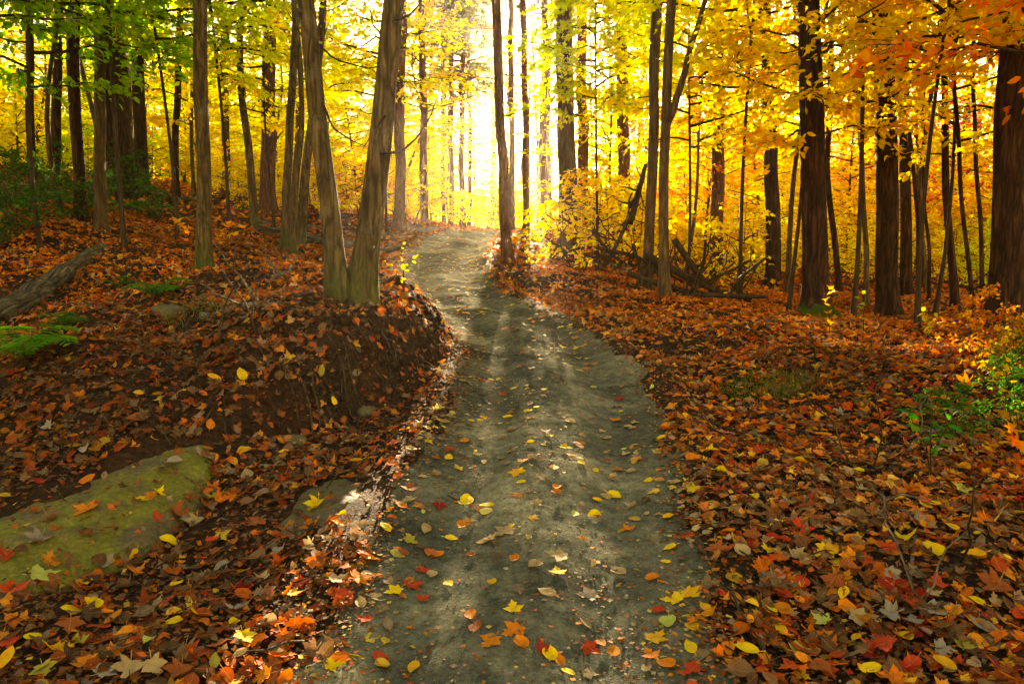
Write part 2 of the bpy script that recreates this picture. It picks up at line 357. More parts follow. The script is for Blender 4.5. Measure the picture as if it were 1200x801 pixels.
rock = ramp(n, b, [(.3, (.05, .036, .018)), (.6, (.12, .09, .045)), (.8, (.2, .16, .09))])
c = mixc(n, ramp(n, a, [(.40, (0, 0, 0)), (.55, (1, 1, 1))]), rock, moss)
c = mixc(n, mth(n, 'MULTIPLY', ramp(n, e, [(.5, (0, 0, 0)), (.75, (1, 1, 1))]), .6), c, (.06, .06, .008))
out(n, princ(n, c, .8, mth(n, 'ADD', b, e), .7, .012, .3)); M['mossrock'] = m
m, n = mat('brown_rock'); g = N(n, 'ShaderNodeNewGeometry').outputs['Position']
a = nz(n, g, 3.2, 7, .65, .5); b = nz(n, g, 40, 5, .7)
c = mixc(n, ramp(n, a, [(.42, (0, 0, 0)), (.62, (1, 1, 1))]), ramp(n, b, [(.3, (.04, .03, .018)), (.7, (.13, .1, .06))]), (.09, .08, .02))
out(n, princ(n, c, .75, mth(n, 'ADD', a, b), .7, .012, .35)); M['rock'] = m
m, n = mat('green_moss'); g = N(n, 'ShaderNodeNewGeometry').outputs['Position']
out(n, princ(n, ramp(n, nz(n, g, 60, 4), [(.3, (.02, .035, .004)), (.7, (.08, .12, .015))]), .95, nz(n, g, 120, 3), 1., .02, .1)); M['moss'] = m
# ------------------------------------------------------------------ ground sheet and path
def axis(a, b, step, lo, hi):
    core = np.arange(a, b+1e-6, step); o = []; s = step; v = b
    while v < hi: s *= 1.12; v += s; o.append(v)
    u = []; s = step; v = a
    while v > lo: s *= 1.12; v -= s; u.append(v)
    return np.array(u[::-1]+list(core)+o)
def sheet(xs, ys, zf):
    X, Y = np.meshgrid(xs, ys); Z = zf(X, Y); nx, ny = len(xs), len(ys)
    i = np.arange(ny-1)[:, None]*nx+np.arange(nx-1)[None]
    return np.stack([X, Y, Z], -1).reshape(-1, 3), np.stack([i, i+1, i+nx+1, i+nx], -1).reshape(-1, 4)
mb = MB(); v, q = sheet(axis(-5.5, 6, .045, -900, 900), axis(.8, 11, .045, -500, 900), lambda x, y: H(x, y)+ss(.1, .5, np.abs(x-pc(y))-pw(y))*.012*fbm(x*11, y*11, 0, 61, 2)*ss(30, 12, y))
mb.add(v, None, q); tag(obj('ground', mb, M['soil']), kind='structure')
mb = MB(); ys = np.concatenate([np.arange(-5, 14, .04), np.arange(14, 60, .15)]); us = np.linspace(-1.3, 1.3, 70)
U, Y = np.meshgrid(us, ys); X = pc(Y)+U*pw(Y)
e = np.abs(U)+.16*noise3(X*1.6, Y*1.6, 0, 71)+.09*noise3(X*6, Y*6, 0, 72)+.04*noise3(X*20, Y*20, 0, 73)
Z = H(X, Y)+.006+.045*(.5-ss(.82, 1.18, e))+.004*fbm(X*14, Y*14, 0, 75, 2)
Z = np.where(np.abs(U) > 1.27, H(X, Y)-.06, Z)
nx = len(us); i = np.arange(len(ys)-1)[:, None]*nx+np.arange(nx-1)[None]
mb.add(np.stack([X, Y, Z], -1).reshape(-1, 3), None, np.stack([i, i+1, i+nx+1, i+nx], -1).reshape(-1, 4))
tag(obj('path', mb, M['path']), kind='structure')
PATHUP = .03
# rocks
for i, (mt, lab) in enumerate([('mossrock', 'broad flat rock slab covered in yellow green moss beside the path'), ('rock', 'low brown rock slab half buried at the left path edge')]):
    P = POLY[i]; lo, hi = P.min(0)-.2, P.max(0)+.2
    xs = np.arange(lo[0], hi[0], .012); ys = np.arange(lo[1], hi[1], .012)
    X, Y = np.meshgrid(xs, ys); Z, D = rockz(i, X, Y); nx = len(xs)
    k = np.arange(len(ys)-1)[:, None]*nx+np.arange(nx-1)[None]; Q = np.stack([k, k+1, k+nx+1, k+nx], -1).reshape(-1, 4)
    keep = (D.ravel()[Q].max(1) > -.12); Q = Q[keep]; used = np.unique(Q); mp = np.zeros(X.size, int)-1; mp[used] = np.arange(len(used))
    mb = MB(); mb.add(np.stack([X, Y, Z], -1).reshape(-1, 3)[used], None, mp[Q]); tag(obj('rock_slab', mb, M[mt]), lab, 'rock')
def boulder(px, py, wpx, mt, lab, flat=.6, s=0):
    p = gp(px, py); r = wpx/F*depth(p[1], p[2])/2
    th = np.linspace(0, np.pi, 18); ph = np.linspace(0, 2*np.pi, 29)[:-1]; T, Pp = np.meshgrid(th, ph, indexing='ij')
    x, y, z = np.sin(T)*np.cos(Pp), np.sin(T)*np.sin(Pp), np.cos(T)
    k = 1+.22*fbm(x*1.4+s, y*1.4, z*1.4, 80+s, 3)+.05*noise3(x*7, y*7, z*7, s)
    V = np.stack([x*k*r, y*k*r*.8, z*k*r*flat], -1).reshape(-1, 3); n_ = len(ph)
    Q = [[a*n_+b, (a+1)*n_+b, (a+1)*n_+(b+1) % n_, a*n_+(b+1) % n_] for a in range(17) for b in range(n_)]
    mb = MB(); mb.add(V, None, Q); tag(obj('stone', mb, M[mt], loc=p+np.array([0, 0, r*flat*.25])), lab, 'stone')
# ------------------------------------------------------------------ leaf litter
PAL_R = [((.62, .14, .012), 3.5), ((.46, .06, .01), 3), ((.26, .07, .02), 4), ((.68, .24, .02), 3.5), ((.20, .10, .045), 3), ((.34, .19, .095), 2.5), ((.12, .05, .025), 3), ((.75, .42, .03), 1.6), ((.36, .24, .15), .7), ((.38, .02, .01), .8), ((.17, .12, .10), .5)]
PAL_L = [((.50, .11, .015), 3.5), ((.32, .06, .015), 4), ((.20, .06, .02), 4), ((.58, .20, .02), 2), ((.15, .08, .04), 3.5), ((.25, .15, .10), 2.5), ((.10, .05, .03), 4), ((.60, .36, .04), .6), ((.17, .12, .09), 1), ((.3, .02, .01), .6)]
PAL_P = [((.62, .44, .05), 2), ((.33, .25, .15), 4), ((.45, .33, .16), 2.5), ((.5, .2, .05), 1.5), ((.25, .17, .1), 3), ((.55, .47, .15), 1)]
PAL_FAR = [((.66, .17, .015), 3), ((.52, .09, .012), 3), ((.72, .28, .02), 3), ((.34, .10, .03), 2), ((.45, .26, .10), 1)]
def pick(pal, n_):
    g = 1.22
    c = np.array([a for a, _ in pal]); w = np.array([b for _, b in pal], float); k = rng.choice(len(c), n_, p=w/w.sum())
    return g*c[k]*rng.uniform(.6, 1.15, (n_, 1))*rng.uniform(.93, 1.07, (n_, 3))
def pdist(x, y): return (np.abs(x-pc(y))-pw(y))
def surfn(x, y, e=.06):
    return unit(np.stack([-(SF(x+e, y)-SF(x-e, y))/(2*e), -(SF(x, y+e)-SF(x, y-e))/(2*e), np.ones_like(x)], -1))
def place(n_, y0, y1, dens_path, pad=(.8, 1.6)):
    y = rng.uniform(y0, y1, n_*3); x = rng.uniform(-1, 1, n_*3)*(pad[0]*y1+pad[1]); k = np.abs(x) < pad[0]*y+pad[1]; x, y = x[k][:n_], y[k][:n_]
    d = pdist(x, y)+.18*noise3(x*1.5, y*1.5, 0, 91)
    pr = dens_path+(1-dens_path)*ss(-.28, .38, d)**1.5
    nn = surfn(x, y); pr = pr*(.55+.45*ss(.5, .85, nn[:, 2]))
    pr = pr*(.35+.65*ss(-.5, .0, noise3(x*1.9, y*1.9, 0, 95)+.4*noise3(x*5, y*5, 0, 94)))
    for P in POLY: pr = np.where(polyd(x, y, P)+.06*noise3(x*9, y*9, 0, 97) > .07, .04, pr)
    left = (x < pc(y)) & (y < 4.6); pr = np.where(left & (pr > .3), pr*.62, pr)
    k = rng.random(len(x)) < pr; return x[k], y[k], nn[k], d[k]
def litter(mb, n_, y0, y1, shapes, smin, smax, ring, dp, lift, tilt):
    x, y, nn, d = place(n_, y0, y1, dp)
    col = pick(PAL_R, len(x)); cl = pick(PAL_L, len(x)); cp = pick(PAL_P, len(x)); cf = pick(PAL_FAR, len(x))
    far = rng.random(len(x)) < ss(4.5, 9, y)
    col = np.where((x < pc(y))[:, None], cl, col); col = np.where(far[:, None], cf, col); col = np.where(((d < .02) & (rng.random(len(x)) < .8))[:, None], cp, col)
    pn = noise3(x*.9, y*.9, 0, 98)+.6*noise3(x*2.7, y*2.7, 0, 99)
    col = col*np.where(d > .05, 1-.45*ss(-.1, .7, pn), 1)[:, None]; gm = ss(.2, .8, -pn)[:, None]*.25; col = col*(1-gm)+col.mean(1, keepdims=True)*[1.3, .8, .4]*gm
    for j, sh in enumerate(shapes):
        k = rng.integers(0, len(shapes), len(x)) == j if j == 0 else (kk == j)
        if j == 0: kk = rng.integers(0, len(shapes), len(x)); k = kk == 0
        m_ = k.sum(); a = rng.uniform(0, 6.283, m_); t = np.stack([np.cos(a), np.sin(a), np.zeros(m_)], -1)
        onp = (d[k] < 0)
        tl = tilt*np.where(onp, .25, 1.)[:, None]
        nr = unit(nn[k]+rng.normal(0, 1, (m_, 3))*tl); t = unit(t-nr*(t*nr).sum(1, keepdims=True))
        sz = smin+(smax-smin)*rng.random(m_)**1.25; pos = np.stack([x[k], y[k], SF(x[k], y[k])], -1)
        pos[:, 2] += np.where(d[k] < .1, PATHUP, 0)*ss(.1, -.2, d[k])+.006+rng.uniform(0, lift, m_)*np.where(onp, .15, 1)+sz*.25*np.sqrt(np.clip(1-(nr*nn[k]).sum(1)**2, 0, 1))
        pos -= t*sz[:, None]*.4
        cu = np.stack([rng.normal(.25, .5, m_), rng.normal(.15, .35, m_), rng.normal(0, .6, m_)], -1)*(.4+1.4*rng.random((m_, 1))**2)*np.where(onp, .5, 1)[:, None]
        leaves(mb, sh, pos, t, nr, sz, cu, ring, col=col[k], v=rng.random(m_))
mb = MB()
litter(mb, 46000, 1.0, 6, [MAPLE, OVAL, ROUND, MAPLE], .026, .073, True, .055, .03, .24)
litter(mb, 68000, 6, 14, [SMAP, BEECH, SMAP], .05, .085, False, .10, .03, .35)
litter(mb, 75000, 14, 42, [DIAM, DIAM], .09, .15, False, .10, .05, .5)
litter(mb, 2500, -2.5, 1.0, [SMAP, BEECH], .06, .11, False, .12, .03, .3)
tag(obj('leaf_litter', mb, M['litter'], smooth=True), 'carpet of red, orange and brown fallen leaves over the forest floor', 'fallen leaves', kind='stuff')
mb = MB(); nd = 26000; y = 1.2+14.8*rng.random(nd)**1.5; x = pc(y)+rng.uniform(-1.15, 1.15, nd)*pw(y); u = np.abs(x-pc(y))/pw(y)
k = rng.random(nd) < (.25+.75*ss(.3, 1., u))*(.35+.65*ss(-.2, .4, noise3(x*2.2, y*1.4, 0, 96))); x, y = x[k], y[k]; m_ = len(x)
leaves(mb, DIAM*[1.5, 1], np.stack([x, y, SF(x, y)+PATHUP+.003], -1), rng.normal(0, 1, (m_, 3))*[1, 1, .08], rng.normal(0, .12, (m_, 3))+[0, 0, 1], rng.uniform(.007, .026, m_), np.zeros((m_, 3)), col=pick(PAL_P+PAL_L[:6], m_), v=rng.random(m_))
tag(obj('leaf_crumbs', mb, M['litter']), 'tiny crumbled leaf pieces and debris on the grey path', 'leaf debris', kind='stuff')
mb = MB(); nd = 90000; y = 1.2+8.8*rng.random(nd)**1.3; x = rng.uniform(-1, 1, nd)*(.8*y+1.); k = (pdist(x, y) > -.1)
for P in POLY: k &= (polyd(x, y, P) < .05) | (rng.random(nd) < .15)
x, y = x[k], y[k]; m_ = len(x)
leaves(mb, DIAM*[1.6, 1], np.stack([x, y, SF(x, y)+rng.uniform(.003, .03, m_)], -1), rng.normal(0, 1, (m_, 3))*[1, 1, .3], rng.normal(0, .4, (m_, 3))+[0, 0, 1], rng.uniform(.008, .032, m_), np.zeros((m_, 3)), col=pick(PAL_L, m_)*.85, v=rng.random(m_))
tag(obj('leaf_fragments', mb, M['litter']), 'broken bits of brown leaf between the whole fallen leaves', 'leaf debris', kind='stuff')
ico = bpy.data.meshes.new('x'); import bmesh as _bm; b_ = _bm.new(); _bm.ops.create_icosphere(b_, subdivisions=2, radius=1); IV = np.array([v.co[:] for v in b_.verts]); IF = np.array([[v.index for v in f.verts] for f in b_.faces]); b_.free(); bpy.data.meshes.remove(ico)
mb = MB(); nc = 5200; x = rng.uniform(-3.3, -.4, nc); y = rng.uniform(4.0, 7.4, nc); nn = surfn(x, y); sl_ = 1-nn[:, 2]
k = (rng.random(nc) < ss(.02, .25, sl_)*.8) & (pdist(x, y) > .05); x, y = x[k], y[k]; sz = .006+.03*rng.random(len(x))**3; z = H(x, y)
V = IV[None]*sz[:, None, None]*rng.uniform(.7, 1.3, (len(x), 1, 3)); q_ = rng.uniform(0, 99, (len(x), 1)); V = V*(1+.35*noise3(IV[None, :, 0]*1.7+q_, IV[None, :, 1]*1.7, IV[None, :, 2]*1.7, 8)+.15*noise3(IV[None, :, 0]*4+q_, IV[None, :, 1]*4, IV[None, :, 2]*4, 9))[:, :, None]
V = V+np.stack([x, y, z+sz*.3], -1)[:, None]; mb.add(V.reshape(-1, 3), (IF[None]+np.arange(len(x))[:, None, None]*len(IV)).reshape(-1, 3))
tag(obj('soil_clods', mb, M['soil']), 'crumbly dark soil clods on the face of the bank below the twin tree', 'soil clods', kind='stuff')
# small twigs lying about
mb = MB()
x, y, nn, d = place(3200, 1.5, 12, .03)
for i in range(len(x)):
    L = rng.uniform(.08, .45); a = rng.uniform(0, 6.28); k = int(rng.integers(4, 7)); t = np.linspace(-.5, .5, k)
    X = x[i]+L*t*math.cos(a)+rng.normal(0, .012, k); Y = y[i]+L*t*math.sin(a)+rng.normal(0, .012, k)
    tube(mb, np.stack([X, Y, H(X, Y)+.022+rng.uniform(0, .02, k)], -1), np.linspace(1, .4, k)*rng.uniform(.002, .005), 5)
tag(obj('twigs', mb, M['twig']), 'scattered thin dead twigs among the fallen leaves', 'twigs', kind='stuff')
mb = MB(); ns = 17000
y = rng.uniform(1.2, 14, ns)**1.0; x = pc(y)+rng.uniform(-1.1, 1.1, ns)*pw(y); sz = (.0016+.006*rng.random(ns)**3)*rng.uniform(.6, 1.3, ns)
octv = np.array([[1, 0, 0], [0, 1, 0], [-1, 0, 0], [0, -1, 0], [0, 0, .7], [0, 0, -.7]]); octf = np.array([[0, 1, 4], [1, 2, 4], [2, 3, 4], [3, 0, 4], [1, 0, 5], [2, 1, 5], [3, 2, 5], [0, 3, 5]])
V = octv[None]*sz[:, None, None]*rng.uniform(.6, 1.3, (ns, 6, 1)); V = V+np.stack([x, y, H(x, y)+.027], -1)[:, None]
mb.add(V.reshape(-1, 3), (octf[None]+np.arange(ns)[:, None, None]*6).reshape(-1, 3)); M['rockp'] = M['rock']
tag(obj('gravel', mb, M['rockp'], smooth=False), 'fine gravel scattered over the grey path', 'gravel', kind='stuff')
# ------------------------------------------------------------------ individual fallen leaves
COL = {'yellow': (.80, .55, .02), 'golden': (.72, .38, .02), 'orange': (.68, .20, .015), 'red': (.50, .045, .015), 'rust': (.33, .085, .025), 'tan': (.42, .29, .15), 'grey': (.30, .25, .21), 'green': (.48, .50, .12), 'olive': (.34, .30, .04), 'brown': (.20, .10, .05), 'crimson': (.26, .012, .01)}
CN = {'yellow': 'bright yellow', 'golden': 'golden yellow', 'orange': 'orange', 'red': 'orange red', 'rust': 'rust brown', 'tan': 'pale tan', 'grey': 'greyish', 'green': 'pale green', 'olive': 'olive green', 'brown': 'dark brown', 'crimson': 'dark red'}
LEAFS = """548,595,y,r,26;570,601,y,r,20;525,545,y,r,16;460,704,y,m,24;527,693,y,o,20;578,693,g,r,15;601,722,y,m,22;642,782,y,r,24;527,639,y,o,18;694,611,y,r,22;717,589,y,r,20;672,610,n,r,16;652,681,y,m,20;788,652,y,r,20;780,668,y,o,14;785,615,g,r,16;776,520,y,r,15;761,570,y,r,14;696,560,y,r,13;699,595,g,r,13;680,550,y,o,15;597,496,y,r,13;607,563,g,m,20;625,544,t,r,16;650,556,g,r,17;623,526,y,r,12;644,518,y,o,13;611,572,y,r,12;565,496,g,r,11;449,626,y,r,20;418,548,g,o,20;497,628,t,r,20;591,634,t,m,28;641,706,t,r,26;651,661,t,m,28;630,598,t,m,18;724,683,t,r,22;427,663,o,o,26;470,602,o,o,20;603,665,o,r,16;601,750,o,m,28;692,771,r,m,26;737,628,o,m,20;442,782,r,o,34;512,662,o,o,20;653,788,o,o,22;764,782,o,m,26;785,741,n,r,26;767,688,o,r,20;773,727,r,o,20;285,450,y,r,18;204,740,y,r,26;285,760,y,m,30;290,535,g,r,18;261,553,g,m,22;195,645,y,o,24;166,586,y,r,20;98,599,o,m,30;60,609,b,m,28;51,675,n,m,34;109,722,y,r,24;12,785,g,o,34;41,759,y,o,22;20,697,r,m,32;206,694,y,o,20;202,546,e,r,20;239,532,e,m,24;371,594,y,m,24;363,619,o,m,26;316,712,u,m,28;210,604,u,m,26;100,568,o,o,24;45,635,e,m,28;173,765,n,o,22;118,747,r,o,28;272,742,y,r,14;8,652,r,m,26;157,660,g,o,20;343,704,g,m,20;399,605,y,r,13;371,436,l,o,16;387,474,y,r,14;282,403,o,m,16;251,449,g,o,18;890,571,r,r,22;845,559,y,o,20;861,604,g,r,18;883,591,y,r,16;1082,582,o,m,28;1130,583,n,m,24;1061,641,y,m,28;1042,650,r,m,28;1142,658,g,o,34;990,703,y,o,24;974,655,g,r,22;914,621,y,m,20;940,630,r,m,26;895,722,y,o,26;814,707,g,m,28;830,725,g,o,22;813,746,g,r,24;852,769,o,r,22;813,774,y,o,28;940,776,l,m,34;1019,796,y,r,28;961,475,o,m,20;961,516,o,o,22;930,477,o,o,20;1003,559,y,o,20;1029,770,r,m,40;1069,788,r,o,34;1053,757,g,r,24;1095,691,r,m,26;1045,701,c,m,36;964,736,n,m,24;1129,458,o,m,22;840,655,u,m,28;880,640,u,m,24;905,690,b,m,30;1000,620,b,r,26;1105,725,e,m,38;1150,745,e,r,34;1010,735,t,m,34;870,655,t,r,22;1165,700,u,m,34;1080,620,e,r,24;930,600,t,m,20;330,655,e,r,20;240,690,b,m,26;150,700,b,m,28;80,745,u,m,28;395,690,t,m,24;420,720,t,o,22;470,660,u,r,16;555,660,u,o,14;620,640,t,o,13;680,640,o,o,12;710,520,t,o,14;740,560,t,r,14;560,540,t,o,13;590,520,u,o,11;300,620,u,m,22;250,640,r,o,18;330,590,r,o,18;220,780,b,m,32;180,795,t,m,30"""
KM = dict(y='yellow', g='golden', o='orange', r='red', u='rust', t='tan', e='grey', n='green', l='olive', b='brown', c='crimson')
SH = {'m': ('lobed maple', MAPLE), 'o': ('narrow oval', OVAL), 'r': ('rounded', ROUND)}
LM = {}
for s_ in 'mor':
    for q_ in range(4):
        mb = MB(); r2 = np.random.default_rng(hash_ := (ord(s_)*7+q_)); cu = np.array([[r2.normal(.45, .4), r2.normal(.25, .25), r2.normal(0, .5)]])*(.7 if q_ < 2 else 1.5)
        leaves(mb, SH[s_][1], np.array([[0, -.4, 0.]]), np.array([[0, 1., 0]]), np.array([[0, 0, 1.]]), np.array([1.]), cu, True, v=np.array([.5]))
        tube(mb, np.array([[0, -.40, .02], [.02, -.55, .05], [.05, -.72, .04]]), .012, 4, v=.5, lf=0) if False else None
        mm = mb.mesh('fallen_leaf'); mm.materials.append(M['fallen']); LM[s_, q_] = (mm, min(v.co.z for v in mm.vertices))
items = []
for t_ in LEAFS.replace('\n', '').split(';'):
    a, b, c, s_, w = t_.split(','); items.append((float(a), float(b), KM[c], s_, float(w)))
rr = np.random.default_rng(5); tries = 0
while len(items) < 296 and tries < 6000:
    tries += 1; a, b = rr.uniform(2, 1198), 801-310*rr.random()**1.4
    if min(math.hypot(a-i[0], (b-i[1])*1.6) for i in items) < 24: continue
    p = gp(a, b); dd = float(pdist(p[0], p[1])); dep = depth(p[1], p[2])
    if dd < -.15 and rr.random() < .75: continue
    if max(float(polyd(p[0], p[1], P)) for P in POLY) > 0 and rr.random() < .8: continue
    c = rr.choice(['rust', 'orange', 'red', 'tan', 'brown', 'grey', 'golden', 'yellow', 'crimson', 'olive'], p=[.17, .2, .13, .12, .09, .09, .09, .06, .03, .02])
    items.append((a, b, str(c), str(rr.choice(list('mmor'))), rr.uniform(.055, .09)*F/dep))
def zone(px, py, p):
    if float(polyd(p[0], p[1], POLY[0])) > 0: return 'on the green mossy rock'
    if float(polyd(p[0], p[1], POLY[1])) > 0: return 'on the low brown rock'
    d = float(pdist(p[0], p[1])); far = 'far ' if py < 560 else ('mid ' if py < 660 else 'near ')
    if d < -.3: return f'on the {far.strip()} part of the grey path'.replace('far part', 'farther part').replace('mid part', 'middle part').replace('near part', 'nearest part')
    side = 'left' if p[0] < pc(p[1]) else 'right'
    if d < .15: return {'far ': 'at the %s path edge farther off', 'mid ': 'at the %s path edge midway', 'near ': 'at the %s path edge in front'}[far] % side
    if side == 'left':
        if py < 500: return 'on the leafy soil bank left'
        if px < 330 and py > 690: return 'in the bottom left corner litter'
        return 'between the mossy rock and the path'
    if px > 1030: return 'in the litter at far right, ' + {'far ': 'below the dark trees', 'mid ': 'midway down', 'near ': 'bottom corner'}[far]
    return 'in the litter right of the path, ' + {'far ': 'farther back', 'mid ': 'midway', 'near ': 'in front'}[far]
recs = []
for a, b, c, s_, w in items:
    p = gp(a, b); dep = depth(p[1], p[2]); size = w/F*dep*.95; size = min(max(size, .042), .115)
    recs.append([a, b, c, s_, size, p, 'large' if size > .085 else ('small' if size < .06 else 'medium'), zone(a, b, p)])
groups = {}
for i, r_ in enumerate(recs): groups.setdefault((r_[6], r_[2], r_[3], r_[7]), []).append(i)
ORD = ['leftmost', 'second from left', 'third from left', 'fourth from left', 'fifth from left', 'sixth from left', 'seventh from left', 'eighth from left', 'ninth from left', 'tenth from left']
labs = {}
for k, ii in groups.items():
    ii.sort(key=lambda i: recs[i][0]); sh = SH[k[2]][0]
    for j, i in enumerate(ii):
        l = f"{k[0]} {CN[k[1]]} {sh} leaf {k[3]}"
        if len(ii) > 1: l = l.replace(' in the litter', ' in litter')+', '+('rightmost' if j == len(ii)-1 else ORD[min(j, 9)])
        labs[i] = l.replace('medium ', '')
from mathutils import Matrix, Vector
for i, (a, b, c, s_, size, p, szn, zn) in enumerate(recs):
    q_ = int(rr.integers(0, 4)); q_ = q_ % 2 if float(pdist(p[0], p[1])) < 0 else q_
    mm, zm = LM[s_, q_]
    o = bpy.data.objects.new('fallen_leaf', mm); C.objects.link(o)
    nn = surfn(np.array([p[0]]), np.array([p[1]]))[0]
    onp = float(pdist(p[0], p[1])) < .05
    nn = unit(nn+rr.normal(0, .05 if onp else .14, 3)); an = rr.uniform(0, 6.28); t = unit(np.cross(nn, [math.cos(an), math.sin(an), 0])); sd = np.cross(t, nn)
    up = (PATHUP if onp else .0)+(.004 if onp else .032)-zm*size
    if max(float(polyd(p[0], p[1], P)) for P in POLY) > 0: up = .004-zm*size
    pos = p+nn*up
    mtx = Matrix(((sd[0], t[0], nn[0], pos[0]), (sd[1], t[1], nn[1], pos[1]), (sd[2], t[2], nn[2], pos[2]), (0, 0, 0, 1)))
    o.matrix_world = mtx @ Matrix.Scale(size, 4)
    cc = np.array(COL[c])*rr.uniform(.85, 1.12); o.color = (*cc, 1)
    tag(o, labs[i], 'fallen leaf', 'fallen leaves lying on the path and forest floor')
# ------------------------------------------------------------------ crown templates
def crown(seed, z0, z1, Rm, nl, tw=9, per=13, size=.085, shape=DIAM, rise=.25, trunkf=None, droop=.5, prof=None, step=.07):
    r = np.random.default_rng(seed); br = MB(); lv = MB(); P, T, Nn = [], [], []
    for i in range(nl):
        u = (i+r.random())/nl; h = z0+(z1-z0)*u; az = i*2.4+r.normal(0, .5)
        f = (math.sin(min(1, .18+u*.95)*math.pi)**.6 if prof is None else prof(u)); L = Rm*f*r.uniform(.55, 1.15)
        c0 = np.array([0, 0, h]) if trunkf is None else trunkf(h)
        d = np.array([math.cos(az), math.sin(az), 0]); k = 6; t = np.linspace(0, 1, k)
        zz = L*(rise*t*1.6-.45*rise*t*t*2*droop)+r.normal(0, .03, k)*L; zz[0] = 0
        sd = np.array([-d[1], d[0], 0]); pts = c0+np.outer(t*L, d)+np.outer(np.cumsum(r.normal(0, .035, k))*L*(t > 0), sd); pts[:, 2] += zz
        tube(br, pts, np.linspace(.011*L+.004, .003, k), 5)
        for j in range(tw):
            tt = .18+.82*(j+r.random()*.8)/tw; b = np.array([np.interp(tt, t, pts[:, q]) for q in range(3)])
            sg = 1 if j % 2 else -1; an = az+sg*r.uniform(.5, 1.15); l = (L*.34+.18)*r.uniform(.6, 1.2)*(1.1-.45*tt)
            dd = unit(np.array([math.cos(an), math.sin(an), r.normal(.02, .22)])); m_ = int(per*r.uniform(.6, 1.25)); s = np.sort(r.random(m_))
            tp = np.stack([b+dd*l*q+np.array([0, 0, -.22*l*q*q*droop*2]) for q in (0, .5, 1)])
            tube(br, tp, [.004, .003, .0015], 3, cap=False)
            lp = b+np.outer(s*l, dd)+r.normal(0, .035, (m_, 3)); lp[:, 2] -= .22*l*s*s*droop*2
            P.append(lp); T.append(dd+r.normal(0, .55, (m_, 3))+[0, 0, -.35*droop*2]); Nn.append(r.normal(0, .62, (m_, 3))+[0, 0, .75])
    P, T, Nn = np.concatenate(P), np.concatenate(T), np.concatenate(Nn); m_ = len(P)
    cu = np.stack([r.normal(.2, .4, m_), r.normal(-.2, .3, m_), r.normal(0, .3, m_)], -1)
    leaves(lv, shape, P, T, Nn, size*r.uniform(.6, 1.25, m_), cu, False, v=np.clip(noise3(P[:, 0]*1.3, P[:, 1]*1.3, P[:, 2]*1.3, seed)*.3+r.random(m_)*.7+.15, 0, 1))
    return br, lv
def trunkcurve(seed, h, lean=.05):
    r = np.random.default_rng(seed); a = r.normal(0, lean, 2); b = r.normal(0, .12, 4); f = r.uniform(.5, 1.2, 2)
    return lambda z: np.array([a[0]*z+b[0]*math.sin(f[0]*z+b[1]*9)-b[0]*math.sin(b[1]*9), a[1]*z+b[2]*math.sin(f[1]*z+b[3]*9)-b[2]*math.sin(b[3]*9), z])
def barkbump(seed, amp=.05, flare=0.):
    def f(th, i, p):
        k = 1+amp*noise3(np.cos(th)*3.2+seed, np.sin(th)*3.2, p[2]*.8, seed)+amp*.7*noise3(np.cos(th)*8, np.sin(th)*8, p[2]*1.3, seed+1)
        if flare: k = k+flare*math.exp(-max(p[2]-f.z0, 0)/.22)*(1+.7*np.cos(th*4+seed)+.3*np.cos(th*7+seed*2))
        return k
    f.z0 = 0.; return f
# understorey tree templates
TPL = []
for s in range(7):
    tf = trunkcurve(100+s, 9); hh = [8.5, 7.5, 9.5, 6.5, 8, 10, 7][s]
    br, lv = crown(200+s, [1.4, .9, 2.2, .7, 1.6, 3.0, .8][s], hh, [2.1, 1.9, 2.4, 1.6, 2.2, 2.4, 1.9][s], 46, 9, 19, .10, DIAM, trunkf=tf)
    tm = MB(); zs = np.concatenate([[-.25], np.linspace(0, hh, 22)]); tube(tm, np.array([tf(z) for z in zs]), np.interp(zs, [-.3, 0, .5, hh], [.055, .05, .04, .010]), 9, barkbump(s, .05, .3))
    # limbs are kept with the trunk
    for a_, b_, c_ in zip([br.v], [br.t], [br.q]):
        off = tm.n; tm.v += a_; tm.t += [x+off for x in b_]; tm.q += [x+off for x in c_]; tm.n += br.n
    tmm = tm.mesh('trunk'); tmm.materials.append(M['bark_mid']); lvm = lv.mesh('crown', True); lvm.materials.append(M['leaf'])
    TPL.append((tmm, lvm))
SHR = []
for s in range(4):
    br = MB(); lv = MB(); 
    for k in range(3):
        b2, l2 = crown(300+s*5+k, .15, 1.1+.25*k, .75, 9, 5, 9, .085, DIAM)
        offv = np.array([math.cos(k*2.1), math.sin(k*2.1), 0])*.35
        for src, dst in ((b2, br), (l2, lv)):
            o_ = dst.n; dst.v += [x+offv for x in src.v]; dst.t += [x+o_ for x in src.t]; dst.q += [x+o_ for x in src.q]; dst.n += src.n
            for kk_, w in src.a.items(): dst.a.setdefault(kk_, []).extend(w)
        tube(br, np.array([[0, 0, -.1], offv*.8+[0, 0, .3], offv+[0, 0, 1.3]]), [.012, .01, .003], 5)
    a = br.mesh('stem'); a.materials.append(M['twig']); b = lv.mesh('foliage'); b.materials.append(M['leaf']); SHR.append((a, b))
